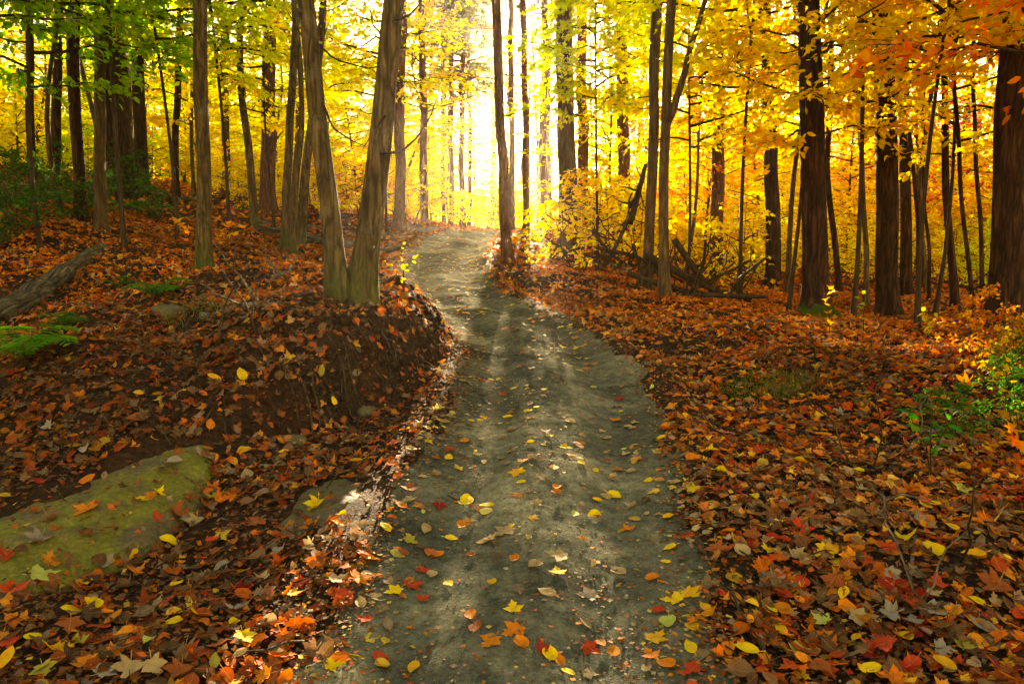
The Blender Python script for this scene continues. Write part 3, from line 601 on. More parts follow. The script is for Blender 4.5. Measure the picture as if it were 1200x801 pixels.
# high crowns for the tall trees, and needle crowns for the pines
br, lv = crown(400, 0, 5.5, 2.6, 24, 6, 8, .10, DIAM); HBR = br.mesh('branches'); HBR.materials.append(M['bark_mid']); HCR = lv.mesh('crown'); HCR.materials.append(M['leaf'])
def needles(seed, z0, z1, Rm, nl, per):
    r = np.random.default_rng(seed); br = MB(); lv = MB(); P, T = [], []
    for i in range(nl):
        h = z0+(z1-z0)*(i+r.random())/nl; az = r.uniform(0, 6.28); L = Rm*r.uniform(.35, 1)*(1.15-.6*(h-z0)/(z1-z0)); d = np.array([math.cos(az), math.sin(az), 0]); t = np.linspace(0, 1, 5)
        pts = np.array([0, 0, h])+np.outer(t*L, d); pts[:, 2] += L*(.25*t-.3*t*t)+r.normal(0, .03, 5)*(t > 0); tube(br, pts, np.linspace(.03, .006, 5), 4)
        bare = r.random() < .35
        for j in range(7):
            tt = r.uniform(.3, 1); b = np.array([np.interp(tt, t, pts[:, q]) for q in range(3)]); an = az+r.normal(0, .9); l = .25*L*r.uniform(.5, 1.2); dd = np.array([math.cos(an), math.sin(an), r.normal(.05, .15)])
            tube(br, np.stack([b, b+dd*l]), [.008, .003], 3, cap=False)
            if bare: continue
            m_ = per; s = r.random(m_); P.append(b+np.outer(s*l, dd)); T.append(dd*.6+r.normal(0, .8, (m_, 3)))
    P, T = np.concatenate(P), np.concatenate(T); m_ = len(P)
    leaves(lv, DIAM*np.array([.22, 1.]), P, T, r.normal(0, 1, (m_, 3)), r.uniform(.14, .3, m_), np.zeros((m_, 3)), v=r.random(m_)); return br, lv
br, lv = needles(500, 0, 9, 2.6, 75, 34); PBR = br.mesh('branches'); PBR.materials.append(M['bark_red']); PCR = lv.mesh('crown'); PCR.materials.append(M['leaf'])
def col(o, c, j=.12):
    c = np.array(c)*random.uniform(1-j, 1+j); o.color = (min(c[0]*random.uniform(.96, 1.04), .95), min(c[1]*random.uniform(.93, 1.07), .9), c[2], 1)
YEL, GOLD, ORG, GRN, LIME, RED, DGRN, PINE = (.98, .76, .008), (.98, .63, .006), (.96, .33, .006), (.22, .42, .012), (.62, .72, .012), (.75, .08, .012), (.045, .13, .02), (.10, .12, .04)
# ------------------------------------------------------------------ trees read from the photograph
def hero(px, py, ax, w0, w1, bk, label, Y=None, lean_extra=0, grp=None, crown_=True, name='tree', cc=YEL, pine=False, fork=None, ext=4.5, seg=None, cz=None):
    if Y is None: b = gp(px, py, H); Y = float(b[1])
    else: q = at(px, py, Y); b = np.array([q[0], Y, float(H(q[0], Y))])
    root = empty(name, b); dp = depth(Y, 1.5); r0, r1 = w0/F*dp/2, w1/F*dp/2
    pts = [np.array([0, 0, -.3]), np.array([0, 0, 0.])]
    for a_, c_ in ax: pts.append(at(a_, c_, Y)-b)
    # reach beyond the frame
    d = unit(pts[-1]-pts[-2]); pts.append(pts[-1]+d*ext*.5+[0, 0, 0]); pts.append(pts[-1]+np.array([d[0]*.5, random.uniform(-.04, .04), d[2]])*ext)
    pts = np.array(pts)[np.argsort([p[2] for p in pts])]; zt = pts[-1, 2]
    zs = np.concatenate([[-.3, -.1, 0, .06, .12, .2, .3, .45], np.arange(.6, zt, .16 if Y < 16 else .5)]); ztop = pts[-3, 2]
    kern = lambda c: np.interp(zs, pts[:, 2], c)
    sm = lambda c: np.convolve(np.pad(c, 2, mode='edge'), [.15, .2, .3, .2, .15], 'valid')
    PP = np.stack([sm(kern(pts[:, 0]))+.018*dp/10*noise3(zs*1.3, px, 0, 3), sm(kern(pts[:, 1]))+.02*noise3(zs*.9, px, 5, 4), zs], -1)
    rad = np.interp(zs, [-.3, 0, .35, ztop, zt], [r0*1.15, r0*1.1, r0, r1, r1*.35])
    seg = seg or (36 if Y < 13 else (16 if Y < 22 else 9))
    tm = MB(); tube(tm, PP, rad, seg, barkbump(int(px), .055, .32 if Y < 20 else .2)); rr_ = np.random.default_rng(int(px*3+1))
    if fork:
        fp = [at(a_, c_, Y)-b for a_, c_ in fork[0]]; fp.append(fp[-1]+(fp[-1]-fp[-2])*1.5); fp = np.array(fp); fw = fork[1]/F*dp/2
        tt = np.linspace(0, 1, len(fp)); t2 = np.linspace(0, 1, 24); fp = np.stack([np.interp(t2, tt, fp[:, q]) for q in range(3)], 1); fp += np.stack([.015*noise3(t2*9, q, px, 6) for q in range(3)], 1)
        tube(tm, fp, np.linspace(fw, fw*.45, 24), 14, barkbump(int(px)+3, .05))
    if crown_:
        # dead stubs / small lateral branches
        bm_ = tm; nb = 7 if not pine else 16
        for k in range(nb):
            z = rr_.uniform(.25 if not pine else .2, .95)*zt; c0 = np.array([np.interp(z, zs, PP[:, q]) for q in range(3)]); az = rr_.uniform(0, 6.28); L = rr_.uniform(.25, .9)*(1.6 if pine else 1); t = np.linspace(0, 1, 6)
            pp = c0+np.outer(t*L, [math.cos(az), math.sin(az), rr_.normal(.15, .35)])+np.cumsum(rr_.normal(0, .03*L, (6, 3)), 0)*(t > 0)[:, None]
            tube(bm_, pp, np.linspace(.012 if not pine else .014, .003, 6)*(1 if Y < 14 else 1.4), 5)
        z = max(cz or 0, ztop+.9 if not pine else (cz or ztop)); top = np.array([np.interp(z, zs, PP[:, q]) for q in range(3)])
        for nm, me in (('branches', PBR if pine else HBR), ('crown', PCR if pine else HCR)):
            o = obj(nm, me, None, root, loc=top); o.rotation_euler[2] = rr_.uniform(0, 6.28)
            if nm == 'crown': col(o, PINE if pine else cc)
    trunk = obj('trunk', tm, M[bk], root)
    if label: tag(root, label, 'tree', grp)
    return root, b
hero(240, 317, [(239, 230), (235, 110), (233, 0)], 17, 14, 'bark_olive', 'slender olive trunk standing alone left of the twin tree', cc=LIME)
hero(298, 268, [(296, 215), (289, 160), (283, 120), (280, 40), (285, 0)], 9, 7, 'bark_olive', 'thin leaning trunk right of the slender olive trunk', cc=LIME)
hero(337, 292, [(336, 215), (339, 140), (346, 70), (349, 0)], 10, 8, 'bark_olive', 'thin straight stem, left one of the three in front of the reddish trunk')
hero(350, 289, [(357, 210), (364, 150), (374, 60), (378, 0)], 11, 8, 'bark_olive', 'thin stem tilting right, right one of three behind the twin tree')
hero(343, 280, [(346, 220), (355, 150), (352, 80), (346, 20), (345, 0)], 7, 6, 'bark_olive', 'very thin bent stem, middle one of three behind the twin tree', Y=11.9)
# twin tree
b = gp(412, 356, H); root = empty('twin_trunk_tree', b); Y = float(b[1]); dp = depth(Y, .9)
for nm, bx, ax, w0, w1 in (('trunk', 401, [(394, 318), (386, 250), (372, 140), (358, 0)], 22, 18), ('trunk', 420, [(424, 318), (432, 260), (443, 180), (452, 90), (461, 0)], 28, 23)):
    pts = [at(bx+(6 if bx < 410 else -4), 374, Y)-b, at(bx, 356, Y)-b]+[at(a_, c_, Y)-b for a_, c_ in ax]; d = unit(pts[-1]-pts[-2]); pts += [pts[-1]+d*3, pts[-1]+d*6]; pts = np.array(pts)
    if bx > 410: pts[:, 1] += .06
    zs = np.arange(pts[0, 2]-.15, pts[-1, 2], .07); PP = np.stack([np.convolve(np.pad(np.interp(zs, pts[:, 2], pts[:, q]), 3, mode='reflect', reflect_type='odd'), np.ones(7)/7, 'valid') for q in (0, 1)]+[zs], -1)
    PP[:, 0] += .012*noise3(zs*1.5, bx, 0, 8)
    rad = np.interp(zs, [-.2, 0, .4, pts[-3, 2], pts[-1, 2]], [w0*1.35, w0*1.2, w0, w1, w1*.5])/F*dp/2
    tm = MB(); tube(tm, PP, rad, 44, barkbump(bx, .05, .35)); obj('trunk', tm, M['bark_olive'], root)
    o = obj('crown', HCR, None, root, loc=PP[-40]); col(o, YEL); obj('branches', HBR, None, root, loc=PP[-40])
r2 = np.random.default_rng(3)
for k in range(6):
    a_ = -2.7+k*.6; L = r2.uniform(.35, .7); t = np.linspace(0, 1, 12); X = b[0]+t*L*math.cos(a_)+.04*noise3(t*5, k, 0, 2); Yy = b[1]+t*L*math.sin(a_)+.04*noise3(t*5, k, 7, 2)
    rb = MB(); tube(rb, np.stack([X, Yy, H(X, Yy)+.03-.035*t+.015*noise3(t*6, k, 3, 9)], -1)-b, np.linspace(.035, .006, 12), 8); obj('root', rb, M['twig'], root)
for k in range(46):
    X0, Y0 = r2.uniform(-1.8, -.75), r2.uniform(4.3, 5.6); t = np.linspace(0, 1, 8); X = X0+t*r2.uniform(-.1, .5)+.03*noise3(t*4, k, 1, 2); Yy = Y0-t*r2.uniform(.0, .4)
    rb = MB(); tube(rb, np.stack([X, Yy, H(X, Yy)+.012+.05*np.sin(t*3.1)*r2.random()], -1)-b, np.linspace(.008, .0015, 8)*r2.uniform(.4, 1.1), 5); obj('root', rb, M['twig'], root)
for pl in ([(350, 15), (366, 45), (392, 70), (430, 80), (447, 78)], [(452, 135), (440, 150), (434, 160), (425, 175)], [(445, 180), (470, 178), (490, 160), (505, 135), (512, 115)], [(378, 120), (390, 150), (412, 165), (430, 172)], [(372, 60), (352, 40), (335, 10)], [(460, 25), (480, 18), (492, 5), (498, -15)]):
    pp = np.array([at(a_, c_, Y-.05+.04*i)-b for i, (a_, c_) in enumerate(pl)]); t = np.linspace(0, 1, len(pp)); t2 = np.linspace(0, 1, 14); pp = np.stack([np.interp(t2, t, pp[:, q]) for q in range(3)], 1)
    tb = MB(); tube(tb, pp, np.linspace(.011, .003, 14), 6); obj('branch', tb, M['twig'], root)
tag(root, 'pair of olive brown trunks spreading in a V from one mossy base', 'tree')
# dark group at left
hero(96, 262, [(92, 180), (87, 100), (84, 0)], 12, 14, 'bark_dark', 'dark trunk, left of the pair in the shadowy left woods', Y=11.5, cc=GRN)
hero(119, 258, [(117, 180), (118, 90), (127, 0)], 13, 11, 'bark_mid', 'brown trunk, right of the pair in the shadowy left woods', Y=11, cc=GRN)
hero(136, 215, [(134, 150), (131, 80), (128, 0)], 42, 30, 'bark_dark', 'thick dark trunk behind the shadowy pair of trunks', Y=15.5, cc=GRN)
hero(166, 205, [(165, 150), (161, 60), (160, 0)], 15, 12, 'bark_dark', 'dark trunk just right of the thickest trunk on the left', Y=16.5, cc=GRN)
hero(38, 250, [(36, 150), (35, 0)], 9, 8, 'bark_dark', 'narrow dark trunk nearest the left picture edge', Y=13, cc=GRN)
hero(66, 235, [(66, 120), (70, 0)], 11, 9, 'bark_dark', 'dark trunk half hidden in green leaves at left', Y=16, cc=LIME)
hero(313, 235, [(314, 140), (317, 60), (319, 0)], 17, 14, 'bark_red', 'reddish brown trunk behind the three thin stems', Y=17)
hero(205, 215, [(206, 120), (212, 0)], 8, 7, 'bark_dark', 'thin dark trunk left of the slender olive trunk', Y=18, cc=LIME)
hero(264, 225, [(264, 120), (262, 0)], 9, 8, 'bark_mid', 'background trunk between the slender olive and leaning trunks', Y=20, cc=LIME)
# centre
hero(468, 245, [(469, 120), (472, 0)], 13, 10, 'bark_red', 'reddish trunk just right of the twin tree', Y=18)
hero(497, 248, [(496, 120), (493, 0)], 9, 7, 'bark_red', 'narrow reddish trunk left of the pine cluster', Y=21, pine=True, cz=9)
for k, (x_, w_, Y_, t_) in enumerate([(519, 5, 33, 521), (529, 6, 28, 528), (541, 7, 27, 543), (550, 5, 35, 549)]):
    hero(x_, 258, [(x_, 100), (t_, 0)], w_, w_*.9, 'bark_red', ['leftmost thin pine of the cluster behind the path crest', 'second pine from left in the cluster behind the path crest', 'third and stoutest pine of the cluster behind the path crest', 'rightmost thin pine of the cluster behind the path crest'][k], Y=Y_, pine=True, cz=[6, 5, 4.5, 7][k], grp='pines behind the path crest')
hero(594, 308, [(591, 240), (586, 150), (583, 70), (580, 0)], 12, 10, 'bark_red', 'straight reddish trunk on the right edge of the path crest', pine=True, cz=11)
hero(601, 268, [(600, 150), (598, 0)], 7, 6, 'bark_red', 'thin trunk in the glare left of the sun', Y=22, pine=True, cz=7.2, grp='pines around the sun glare')
hero(616, 270, [(615, 150), (613, 0)], 8, 7, 'bark_red', 'thin trunk right in front of the sun glare', Y=24, pine=True, cz=7.6, grp='pines around the sun glare')
hero(637, 268, [(637, 150), (640, 0)], 8, 7, 'bark_red', 'thin trunk in the glare right of the sun', Y=25, pine=True, cz=6.8, grp='pines around the sun glare')
hero(665, 299, [(664, 200), (662, 100), (660, 0)], 22, 18, 'bark_mid', 'stout brown trunk right of the sun beside the path')
hero(684, 272, [(683, 120), (680, 0)], 13, 11, 'bark_red', 'reddish trunk right of the stout brown one', Y=20)
hero(731, 280, [(730, 150), (728, 0)], 15, 13, 'bark_red', 'reddish trunk behind the left end of the brush pile', Y=18)
hero(758, 338, [(761, 250), (766, 150), (768, 60), (771, 0)], 12, 11, 'bark_mid', 'slim trunk on the left of the pair in the brush pile')
hero(779, 348, [(778, 250), (779, 150), (783, 60), (789, -5)], 12, 10, 'bark_mid', 'slim forked trunk on the right of the pair in the brush pile', fork=([(780, 150), (797, 105), (812, 45), (829, -5)], 9))
hero(842, 305, [(841, 150), (840, 0)], 15, 12, 'bark_red', 'blurry reddish trunk behind the brush pile', Y=16.5)
hero(907, 315, [(905, 200), (900, 100), (894, 0)], 17, 14, 'bark_dark', 'dark trunk left of the large mossy based trunk', Y=15.5, cc=GOLD)
r11, b11 = hero(957, 371, [(955, 250), (951, 120), (947, 0)], 29, 23, 'bark_dark', 'large dark trunk with green moss at its base', cc=GOLD)
hero(1040, 372, [(1039, 250), (1036, 130), (1034, 0)], 26, 21, 'bark_dark', 'large dark trunk second from the right edge', cc=ORG)
hero(1062, 343, [(1061, 260), (1060, 150), (1058, 0)], 13, 10, 'bark_dark', 'slimmer dark trunk touching the large one on its right', Y=14, cc=GOLD)
hero(1177, 388, [(1180, 250), (1186, 120), (1194, 0)], 35, 30, 'bark_dark', 'thickest dark trunk at the right picture edge', cc=GOLD)
hero(1119, 367, [(1117, 310), (1109, 240), (1108, 150), (1107, 60), (1108, 0)], 9, 6, 'bark_dark', 'thin wavy dark stem left of the thickest right trunk', cc=GOLD)
hero(1142, 380, [(1136, 300), (1126, 220), (1121, 150), (1115, 60), (1112, 0)], 5, 4, 'bark_dark', 'very thin curving sapling stem beside the thickest right trunk', crown_=False)
hero(1152, 350, [(1150, 280), (1144, 200), (1140, 100), (1143, 0)], 5, 4, 'bark_dark', 'hair thin stem directly left of the thickest right trunk', crown_=False, Y=12)
hero(1014, 360, [(1014, 280), (1008, 200), (1006, 110), (1007, 20), (1007, 0)], 6, 5, 'bark_mid', 'thin forked stem between the two large dark trunks', crown_=False, fork=([(1006, 105), (990, 92), (968, 78), (950, 60)], 3))
hero(983, 335, [(981, 290), (972, 250), (970, 180), (973, 90), (975, 0)], 7, 5, 'bark_dark', 'thin bent stem right behind the mossy based trunk', Y=14, crown_=False)
hero(1076, 340, [(1077, 270), (1072, 190), (1060, 120), (1052, 60), (1050, 0)], 5, 4, 'bark_dark', 'thin dark sapling right of the slimmer dark trunk', Y=13, crown_=False)
hero(1090, 350, [(1088, 280), (1083, 240), (1080, 170), (1083, 100), (1085, 0)], 4, 3, 'bark_dark', 'faint thin stem left of the wavy dark stem', Y=12.5, crown_=False)
# moss skirt on the large trunk
mb = MB(); th = np.linspace(0, 2*np.pi, 41)[:-1]; V = []
for k in range(9):
    t = k/8; rr_ = .19+.15*t**1.4; x = b11[0]+np.cos(th)*rr_*(1+.25*noise3(np.cos(th)*2, np.sin(th)*2, 0, 4)*t); y = b11[1]+np.sin(th)*rr_*(1+.25*noise3(np.cos(th)*2, np.sin(th)*2, 5, 4)*t)
    V.append(np.stack([x, y, H(x, y)+.15*(1-t)**1.3+.012*noise3(x*20, y*20, 0, 4)-(.03 if k == 8 else -.01)], -1)-b11)
V = np.concatenate(V); j = np.arange(40); k2 = (j+1) % 40
mb.add(V, None, np.concatenate([np.stack([i*40+j, (i+1)*40+j, (i+1)*40+k2, i*40+k2], 1) for i in range(8)])); obj('moss', mb, M['moss'], r11)
# ------------------------------------------------------------------ understorey trees
def ptree(x, y, k, c, sc, rz, label, grp, name='understorey_tree', sz=None):
    root = empty(name, (x, y, float(H(x, y))), rz, sc)
    if sz: root.scale = (sc, sc, sz)  # farther trees squashed low so the sun reaches the nearer crowns
    tm, lm = TPL[k]; obj('trunk', tm, None, root); o = obj('crown', lm, None, root); col(o, c)
    return tag(root, label, 'tree', grp)
used = []

# ------------------------------------------------------------------ near understorey trees with leafy sprays
NT = []
for s in range(3):
    tf = trunkcurve(700+s, 7, .018); br, lv = crown(720+s, [2.3, 2.7, 2.0][s], 6.2, [2.1, 1.7, 1.9][s], 30, 9, 20, .10, [BEECH, SMAP, BEECH][s], trunkf=tf, rise=.1)
    tm = MB(); zs = np.concatenate([[-.25], np.linspace(0, 6.2, 26)]); tube(tm, np.array([tf(z) for z in zs]), np.interp(zs, [-.3, 0, .5, 6.2], [.036, .032, .026, .008]), 9, barkbump(s, .05, .2))
    off = tm.n; tm.v += br.v; tm.t += [x+off for x in br.t]; tm.q += [x+off for x in br.q]; tm.n += br.n
    a = tm.mesh('trunk'); a.materials.append(M['twig']); b_ = lv.mesh('crown'); b_.materials.append(M['leaf']); NT.append((a, b_))
NEAR = [(806, 12.5, YEL, 0, 'slim tree with yellow leaves hanging over the brush pile'), (868, 10.5, YEL, 1, 'slim yellow leaved tree between the brush pile and mossy based trunk'), (925, 9.2, GOLD, 2, 'slim tree with large golden leaves just left of the mossy based trunk'),
        (1002, 9.0, GOLD, 0, 'slim golden leaved tree between the two large dark trunks'), (1078, 8.0, YEL, 1, 'slim tree with big yellow leaves in front of the wavy dark stem'), (1098, 10.6, GOLD, 2, 'slim deep golden leaved tree behind the wavy dark stem'),
        (1158, 9.6, GOLD, 0, 'slim golden tree touching the left of the thickest right trunk'), (1228, 6.6, ORG, 2, 'slim orange leaved tree just outside the right picture edge'), (700, 13.5, LIME, 1, 'slim lime green tree right of the stout brown trunk beside the path'),
        (-30, 8.4, GRN, 0, 'slim green leaved tree just outside the left picture edge'), (52, 9.2, GRN, 2, 'slim green tree near the left edge with layered leafy sprays'), (150, 9.8, GRN, 0, 'slim green tree in front of the thickest dark left trunk'),
        (212, 11.5, LIME, 1, 'slim lime green tree directly left of the slender olive trunk'), (272, 12.5, LIME, 0, 'slim lime green tree between slender olive and leaning trunks'), (325, 14.5, YEL, 2, 'slim yellow tree behind the three thin stems'), (455, 17, YEL, 0, 'slim yellow tree hanging over the left side of the crest'),]
for i, (px, y, c, k, lab) in enumerate(NEAR):
    x = (px-600)/F*y; root = empty('understorey_tree', (x, y, float(H(x, y))), i*1.9, [1, 1.08, .95, 1.12][i % 4]); obj('trunk', NT[k][0], None, root); o = obj('crown', NT[k][1], None, root); col(o, c); tag(root, lab, 'tree', 'slim leafy trees nearest the path')
    used.append((x, y))
def far_enough(x, y, d): return all((x-a)**2+(y-b)**2 > d*d for a, b in used)
cnt = 0
r3 = np.random.default_rng(77)
for tr in range(9000):
    y = 9.5+35*r3.random()**1.1; px = r3.uniform(-170, 1370); x = (px-600)/F*y
    if abs(x-float(pc(y))) < 2.1+float(pw(y)): continue
    if 580 < px < 650 and y < 38: continue
    if 455 < px <= 580 and (y < 22 or (px > 505 and y < 31)): continue
    if 652 <= px < 720 and y < 17: continue
    if x < 0 and px > 215 and y < 16: continue
    if 720 <= px < 880 and y < 13.5: continue
    if px >= 880 and y < 12.5: continue
    if not far_enough(x, y, 1.9+y*.012): continue
    u = r3.random(); z = 0
    if px < 230: c, z = (GRN if u < .45 else (LIME if u < .75 else YEL)), 0
    elif px < 420: c, z = (LIME if u < .42 else (YEL if u < .85 else GOLD)), 1
    elif px < 620: c, z = (YEL if u < .8 else LIME), 2
    elif px < 800: c, z = (YEL if u < .72 else (LIME if u < .85 else GOLD)), 3
    else: c, z = (YEL if u < .38 else (GOLD if u < .72 else (ORG if u < .9 else (LIME if u < .95 else RED)))), 4
    if z == 0 and y > 22 and u < .5: c = YEL
    cn = {GRN: 'green', LIME: 'lime green', YEL: 'yellow', GOLD: 'golden', ORG: 'orange', RED: 'red'}[c]
    zn = ['in the shadowy woods at far left', 'in the woods behind the slender olive trunk', 'in the bright woods left of the path crest', 'in the bright woods right of the sun', 'in the woods behind the dark right trunks'][z]
    dn = 'nearer ' if y < 20 else ('distant ' if y > 36 else '')
    used.append((x, y)); cnt += 1
    ptree(x, y, int(r3.integers(0, 7)), c, r3.uniform(.85, 1.25)*(1+max(0, y-20)*.012), r3.uniform(0, 6.28), f'{dn}slim tree with {cn} leaves {zn}', f'{dn}{cn} leaved trees {zn}', sz=(None if y < 19 else (r3.uniform(.58, .75) if not 560 < px < 665 else .36)))  # height cut farther back, most in the sun's line, to let sunlight through
    if cnt >= 165: break
print('understorey', cnt)
SIDE_SHADE = [(7.6, 3.0), (9.2, 6.2), (6.4, -1.5), (10.5, 1.5), (-7.4, 3.4), (-8.6, 6.4), (-6.2, -1.0), (-10.4, 2.0), (8.2, 8.6), (-9.8, 9.0), (2.5, -5), (-3.5, -5.5), (12, 5), (-12, 6)]  # unseen trees added around the camera; their crowns darken the foreground sides
for i, (x, y) in enumerate(SIDE_SHADE):
    root = empty('tree', (x, y, float(H(x, y))), i*1.3, 1.25); tm, lm = TPL[[2, 5][i % 2]]; obj('trunk', tm, None, root); o = obj('crown', lm, None, root); col(o, [YEL, GOLD, LIME][i % 3])
    tag(root, 'unseen leafy tree beside the camera, added to shade the foreground edges', 'tree', 'unseen leafy trees added for shade'); used.append((x, y))
plantspots = [(1150, 425, (.5, .16, .01), .62), (1190, 455, (.6, .3, .01), .6), (1222, 470, (.06, .16, .015), .7), (1195, 510, (.06, .22, .02), .55), (1110, 520, (.05, .2, .02), .42)]
for i, (a_, c_, cc_, sc2) in enumerate(plantspots):
    b = gp(a_, c_, H); root = empty('shrub', b, i*1.7, sc2*.55); obj('stem', SHR[i % 4][0], None, root); o = obj('foliage', SHR[i % 4][1], None, root); col(o, cc_)
    tag(root, ['low rusty orange shrub in front of the thickest right trunk', 'low brownish gold shrub below the thickest right trunk near the frame edge', 'green shrub cut by the right picture edge', 'small dark green shrub at the right edge of the hollow', 'small dark green shrub around the green leaved seedling'][i], 'shrub')
for i, (a_, c_, sc2) in enumerate([(20, 262, .8), (62, 240, .7), (110, 262, .6), (150, 238, .8), (180, 262, .5), (-15, 300, .8)]):
    b = gp(a_, c_, H); root = empty('shrub', b, i*1.7, sc2); obj('stem', SHR[i % 4][0], None, root); o = obj('foliage', SHR[i % 4][1], None, root); col(o, (.035, .11, .015))
    tag(root, ['dark green shrub at the left edge in the shade', 'dark green shrub between the left edge and the trunk pair', 'dark green shrub at the foot of the shadowy trunk pair', 'dark green shrub in front of the thickest left trunk', 'small dark green shrub left of the slender olive trunk', 'dark green shrub above the grey log cut by the left edge'][i], 'shrub')
# shrubs along the far ground line
sc_ = 0
for tr in range(3000):
    y = 12+20*r3.random(); px = r3.uniform(-20, 1220) if r3.random() < .5 else r3.uniform(660, 1220); x = (px-600)/F*y
    if abs(x-float(pc(y))) < 1.5+float(pw(y)) or (x < 0 and y < 17) or (px > 700 and y < 15): continue
    if not far_enough(x, y, .9): continue
    used.append((x, y)); k = int(r3.integers(0, 4)); root = empty('shrub', (x, y, float(H(x, y))), r3.uniform(0, 6.28), r3.uniform(.75, 1.5))
    obj('stem', SHR[k][0], None, root); o = obj('foliage', SHR[k][1], None, root); u = r3.random()
    c = YEL if u < .5 else (LIME if u < .7 else (GOLD if u < .88 else ORG)); col(o, c)
    side = 'left' if x < pc(y) else 'right'; cn = {LIME: 'lime green', YEL: 'yellow', GOLD: 'golden', ORG: 'orange'}[c]
    tag(root, f'low {cn} shrub on the woodland floor {side} of the path crest', 'shrub', f'low {cn} shrubs {side} of the path crest'); sc_ += 1
    if sc_ > 150: break
# far wood : one mass
mb = MB(); nL = 50000; az = r3.uniform(-.85, .85, nL); rd = r3.uniform(56, 80, nL); zc = 7.5*r3.random(nL)**1.1
x, y = np.sin(az)*rd, np.cos(az)*rd; keep = noise3(x*.22, y*.22, zc*.3, 9) > -.15
keep &= ~((np.abs(az-.02) < .10) & (zc > 3.5)); x, y, zc = x[keep], y[keep], zc[keep]; m_ = len(x)
P = np.stack([x, y, H(x, y)+zc], -1); leaves(mb, DIAM, P, r3.normal(0, 1, (m_, 3)), r3.normal(0, 1, (m_, 3)), r3.uniform(.25, .5, m_), np.zeros((m_, 3)), v=r3.random(m_))
fw = tag(obj('far_woods_foliage', mb, M['leaf']), 'distant mass of yellow foliage at the back of the woods', 'woods', kind='stuff'); fw.color = (*YEL, 1)
mb = MB()
for k in range(260):
    a_ = r3.uniform(-.8, .8); d_ = r3.uniform(50, 90); x, y = math.sin(a_)*d_, math.cos(a_)*d_; z = float(H(x, y)); w_ = r3.uniform(.08, .22)
    tube(mb, [(x, y, z-.5), (x+r3.normal(0, .3), y, z+8), (x+r3.normal(0, .5), y, z+r3.uniform(14, 22))], [w_, w_*.8, w_*.3], 6)
tag(obj('far_woods_trunks', mb, M['bark_red']), 'distant ranks of thin trunks at the back of the woods', 'woods', kind='stuff')

# ------------------------------------------------------------------ small plants, logs and fallen branches
def sprig(root, pts, n_, size, shape, c, side=.5, seed=0, w=.004, mk='leaf', droop=.2, bn='stem'):
    r = np.random.default_rng(seed); pts = np.array(pts, float); t = np.linspace(0, 1, len(pts)); t2 = np.linspace(0, 1, 16); pp = np.stack([np.interp(t2, t, pts[:, q]) for q in range(3)], 1)
    sb = MB(); tube(sb, pp, np.linspace(w, w*.35, 16), 6); obj(bn, sb, M['twig'], root)
    u = np.linspace(.25, 1, n_); P = np.stack([np.interp(u, t2, pp[:, q]) for q in range(3)], 1); d = unit(pts[-1]-pts[0]); sv = unit(np.cross(d, [0.05, 0, 1])); sg = np.where(np.arange(n_) % 2, 1, -1)[:, None]
    T = d*(1-side)+sv*sg*side*1.3+r.normal(0, .25, (n_, 3))-[0, 0, droop]; Nn = np.array([0, -.25, 1.])+r.normal(0, .3, (n_, 3)); lb = MB()
    leaves(lb, shape, P, T, Nn, size*r.uniform(.65, 1.15, n_), np.stack([r.normal(.2, .3, n_), r.normal(-.4, .2, n_), r.normal(0, .2, n_)], -1), True, v=r.random(n_))
    o = obj('leaves', lb, M['leaf'], root); o.color = (*c, 1)
def fern(px, py, c, L, nf, lab, Y=None, seed=0, grp=None):
    b = gp(px, py); root = empty('fern', b); r = np.random.default_rng(seed+900)
    for f in range(nf):
        az = f*2.4+r.normal(0, .3); l = L*r.uniform(.7, 1.1); t = np.linspace(0, 1, 18); up = r.uniform(1.1, 1.9)
        pp = np.stack([t*l*math.cos(az), t*l*math.sin(az), l*(up*t-.75*t*t*up)+.02], -1); lb = MB(); tube(lb, pp, np.linspace(.003, .001, 18), 4, v=.5, lf=0) if False else None
        P, T, Z = [], [], []; d = np.array([math.cos(az), math.sin(az), 0]); sv = np.array([-d[1], d[0], 0])
        for k in range(2, 18):
            for sg in (-1, 1): P.append(pp[k]); T.append(sv*sg+d*.35+[0, 0, -.15]); Z.append(l*.36*math.sin(math.pi*(.12+.88*(1-k/18.)))*r.uniform(.9, 1.1))
        P, T, Z = np.array(P), np.array(T), np.array(Z); m_ = len(P)
        leaves(lb, BEECH*[.62, 1], P, T, np.array([0, 0, 1.])+r.normal(0, .15, (m_, 3)), Z, np.tile([.1, -.2, 0], (m_, 1)), v=r.random(m_))
        st = MB(); tube(st, pp, np.linspace(.003, .001, 18), 4); fr = obj('frond', lb, M['leaf'], root); fr.color = (*c, 1); obj('stalk', st, M['moss'], fr)
    tag(root, lab, 'fern', grp)
BG = (.10, .42, .025)
fern(28, 428, (.15, .42, .02), .34, 11, 'bright green fern at the left picture edge above the rock', seed=1)
fern(181, 352, (.07, .26, .02), .26, 9, 'small green fern between the fallen log and the soil bank', seed=2)
fern(140, 340, (.06, .20, .02), .18, 7, 'tiny dark green fern left of the small green fern', seed=3)
fern(75, 392, (.07, .20, .02), .2, 7, 'small dark fern below the fallen grey log', seed=4)
fern(25, 250, (.05, .18, .03), .75, 10, 'large dark green fern in the shade at the left edge', seed=5)
fern(95, 248, (.05, .20, .03), .6, 9, 'dark green fern at the foot of the shadowy trunk pair', seed=6)
fern(175, 255, (.06, .22, .02), .55, 9, 'dark green fern under the trunks right of the shadowy pair', seed=7)
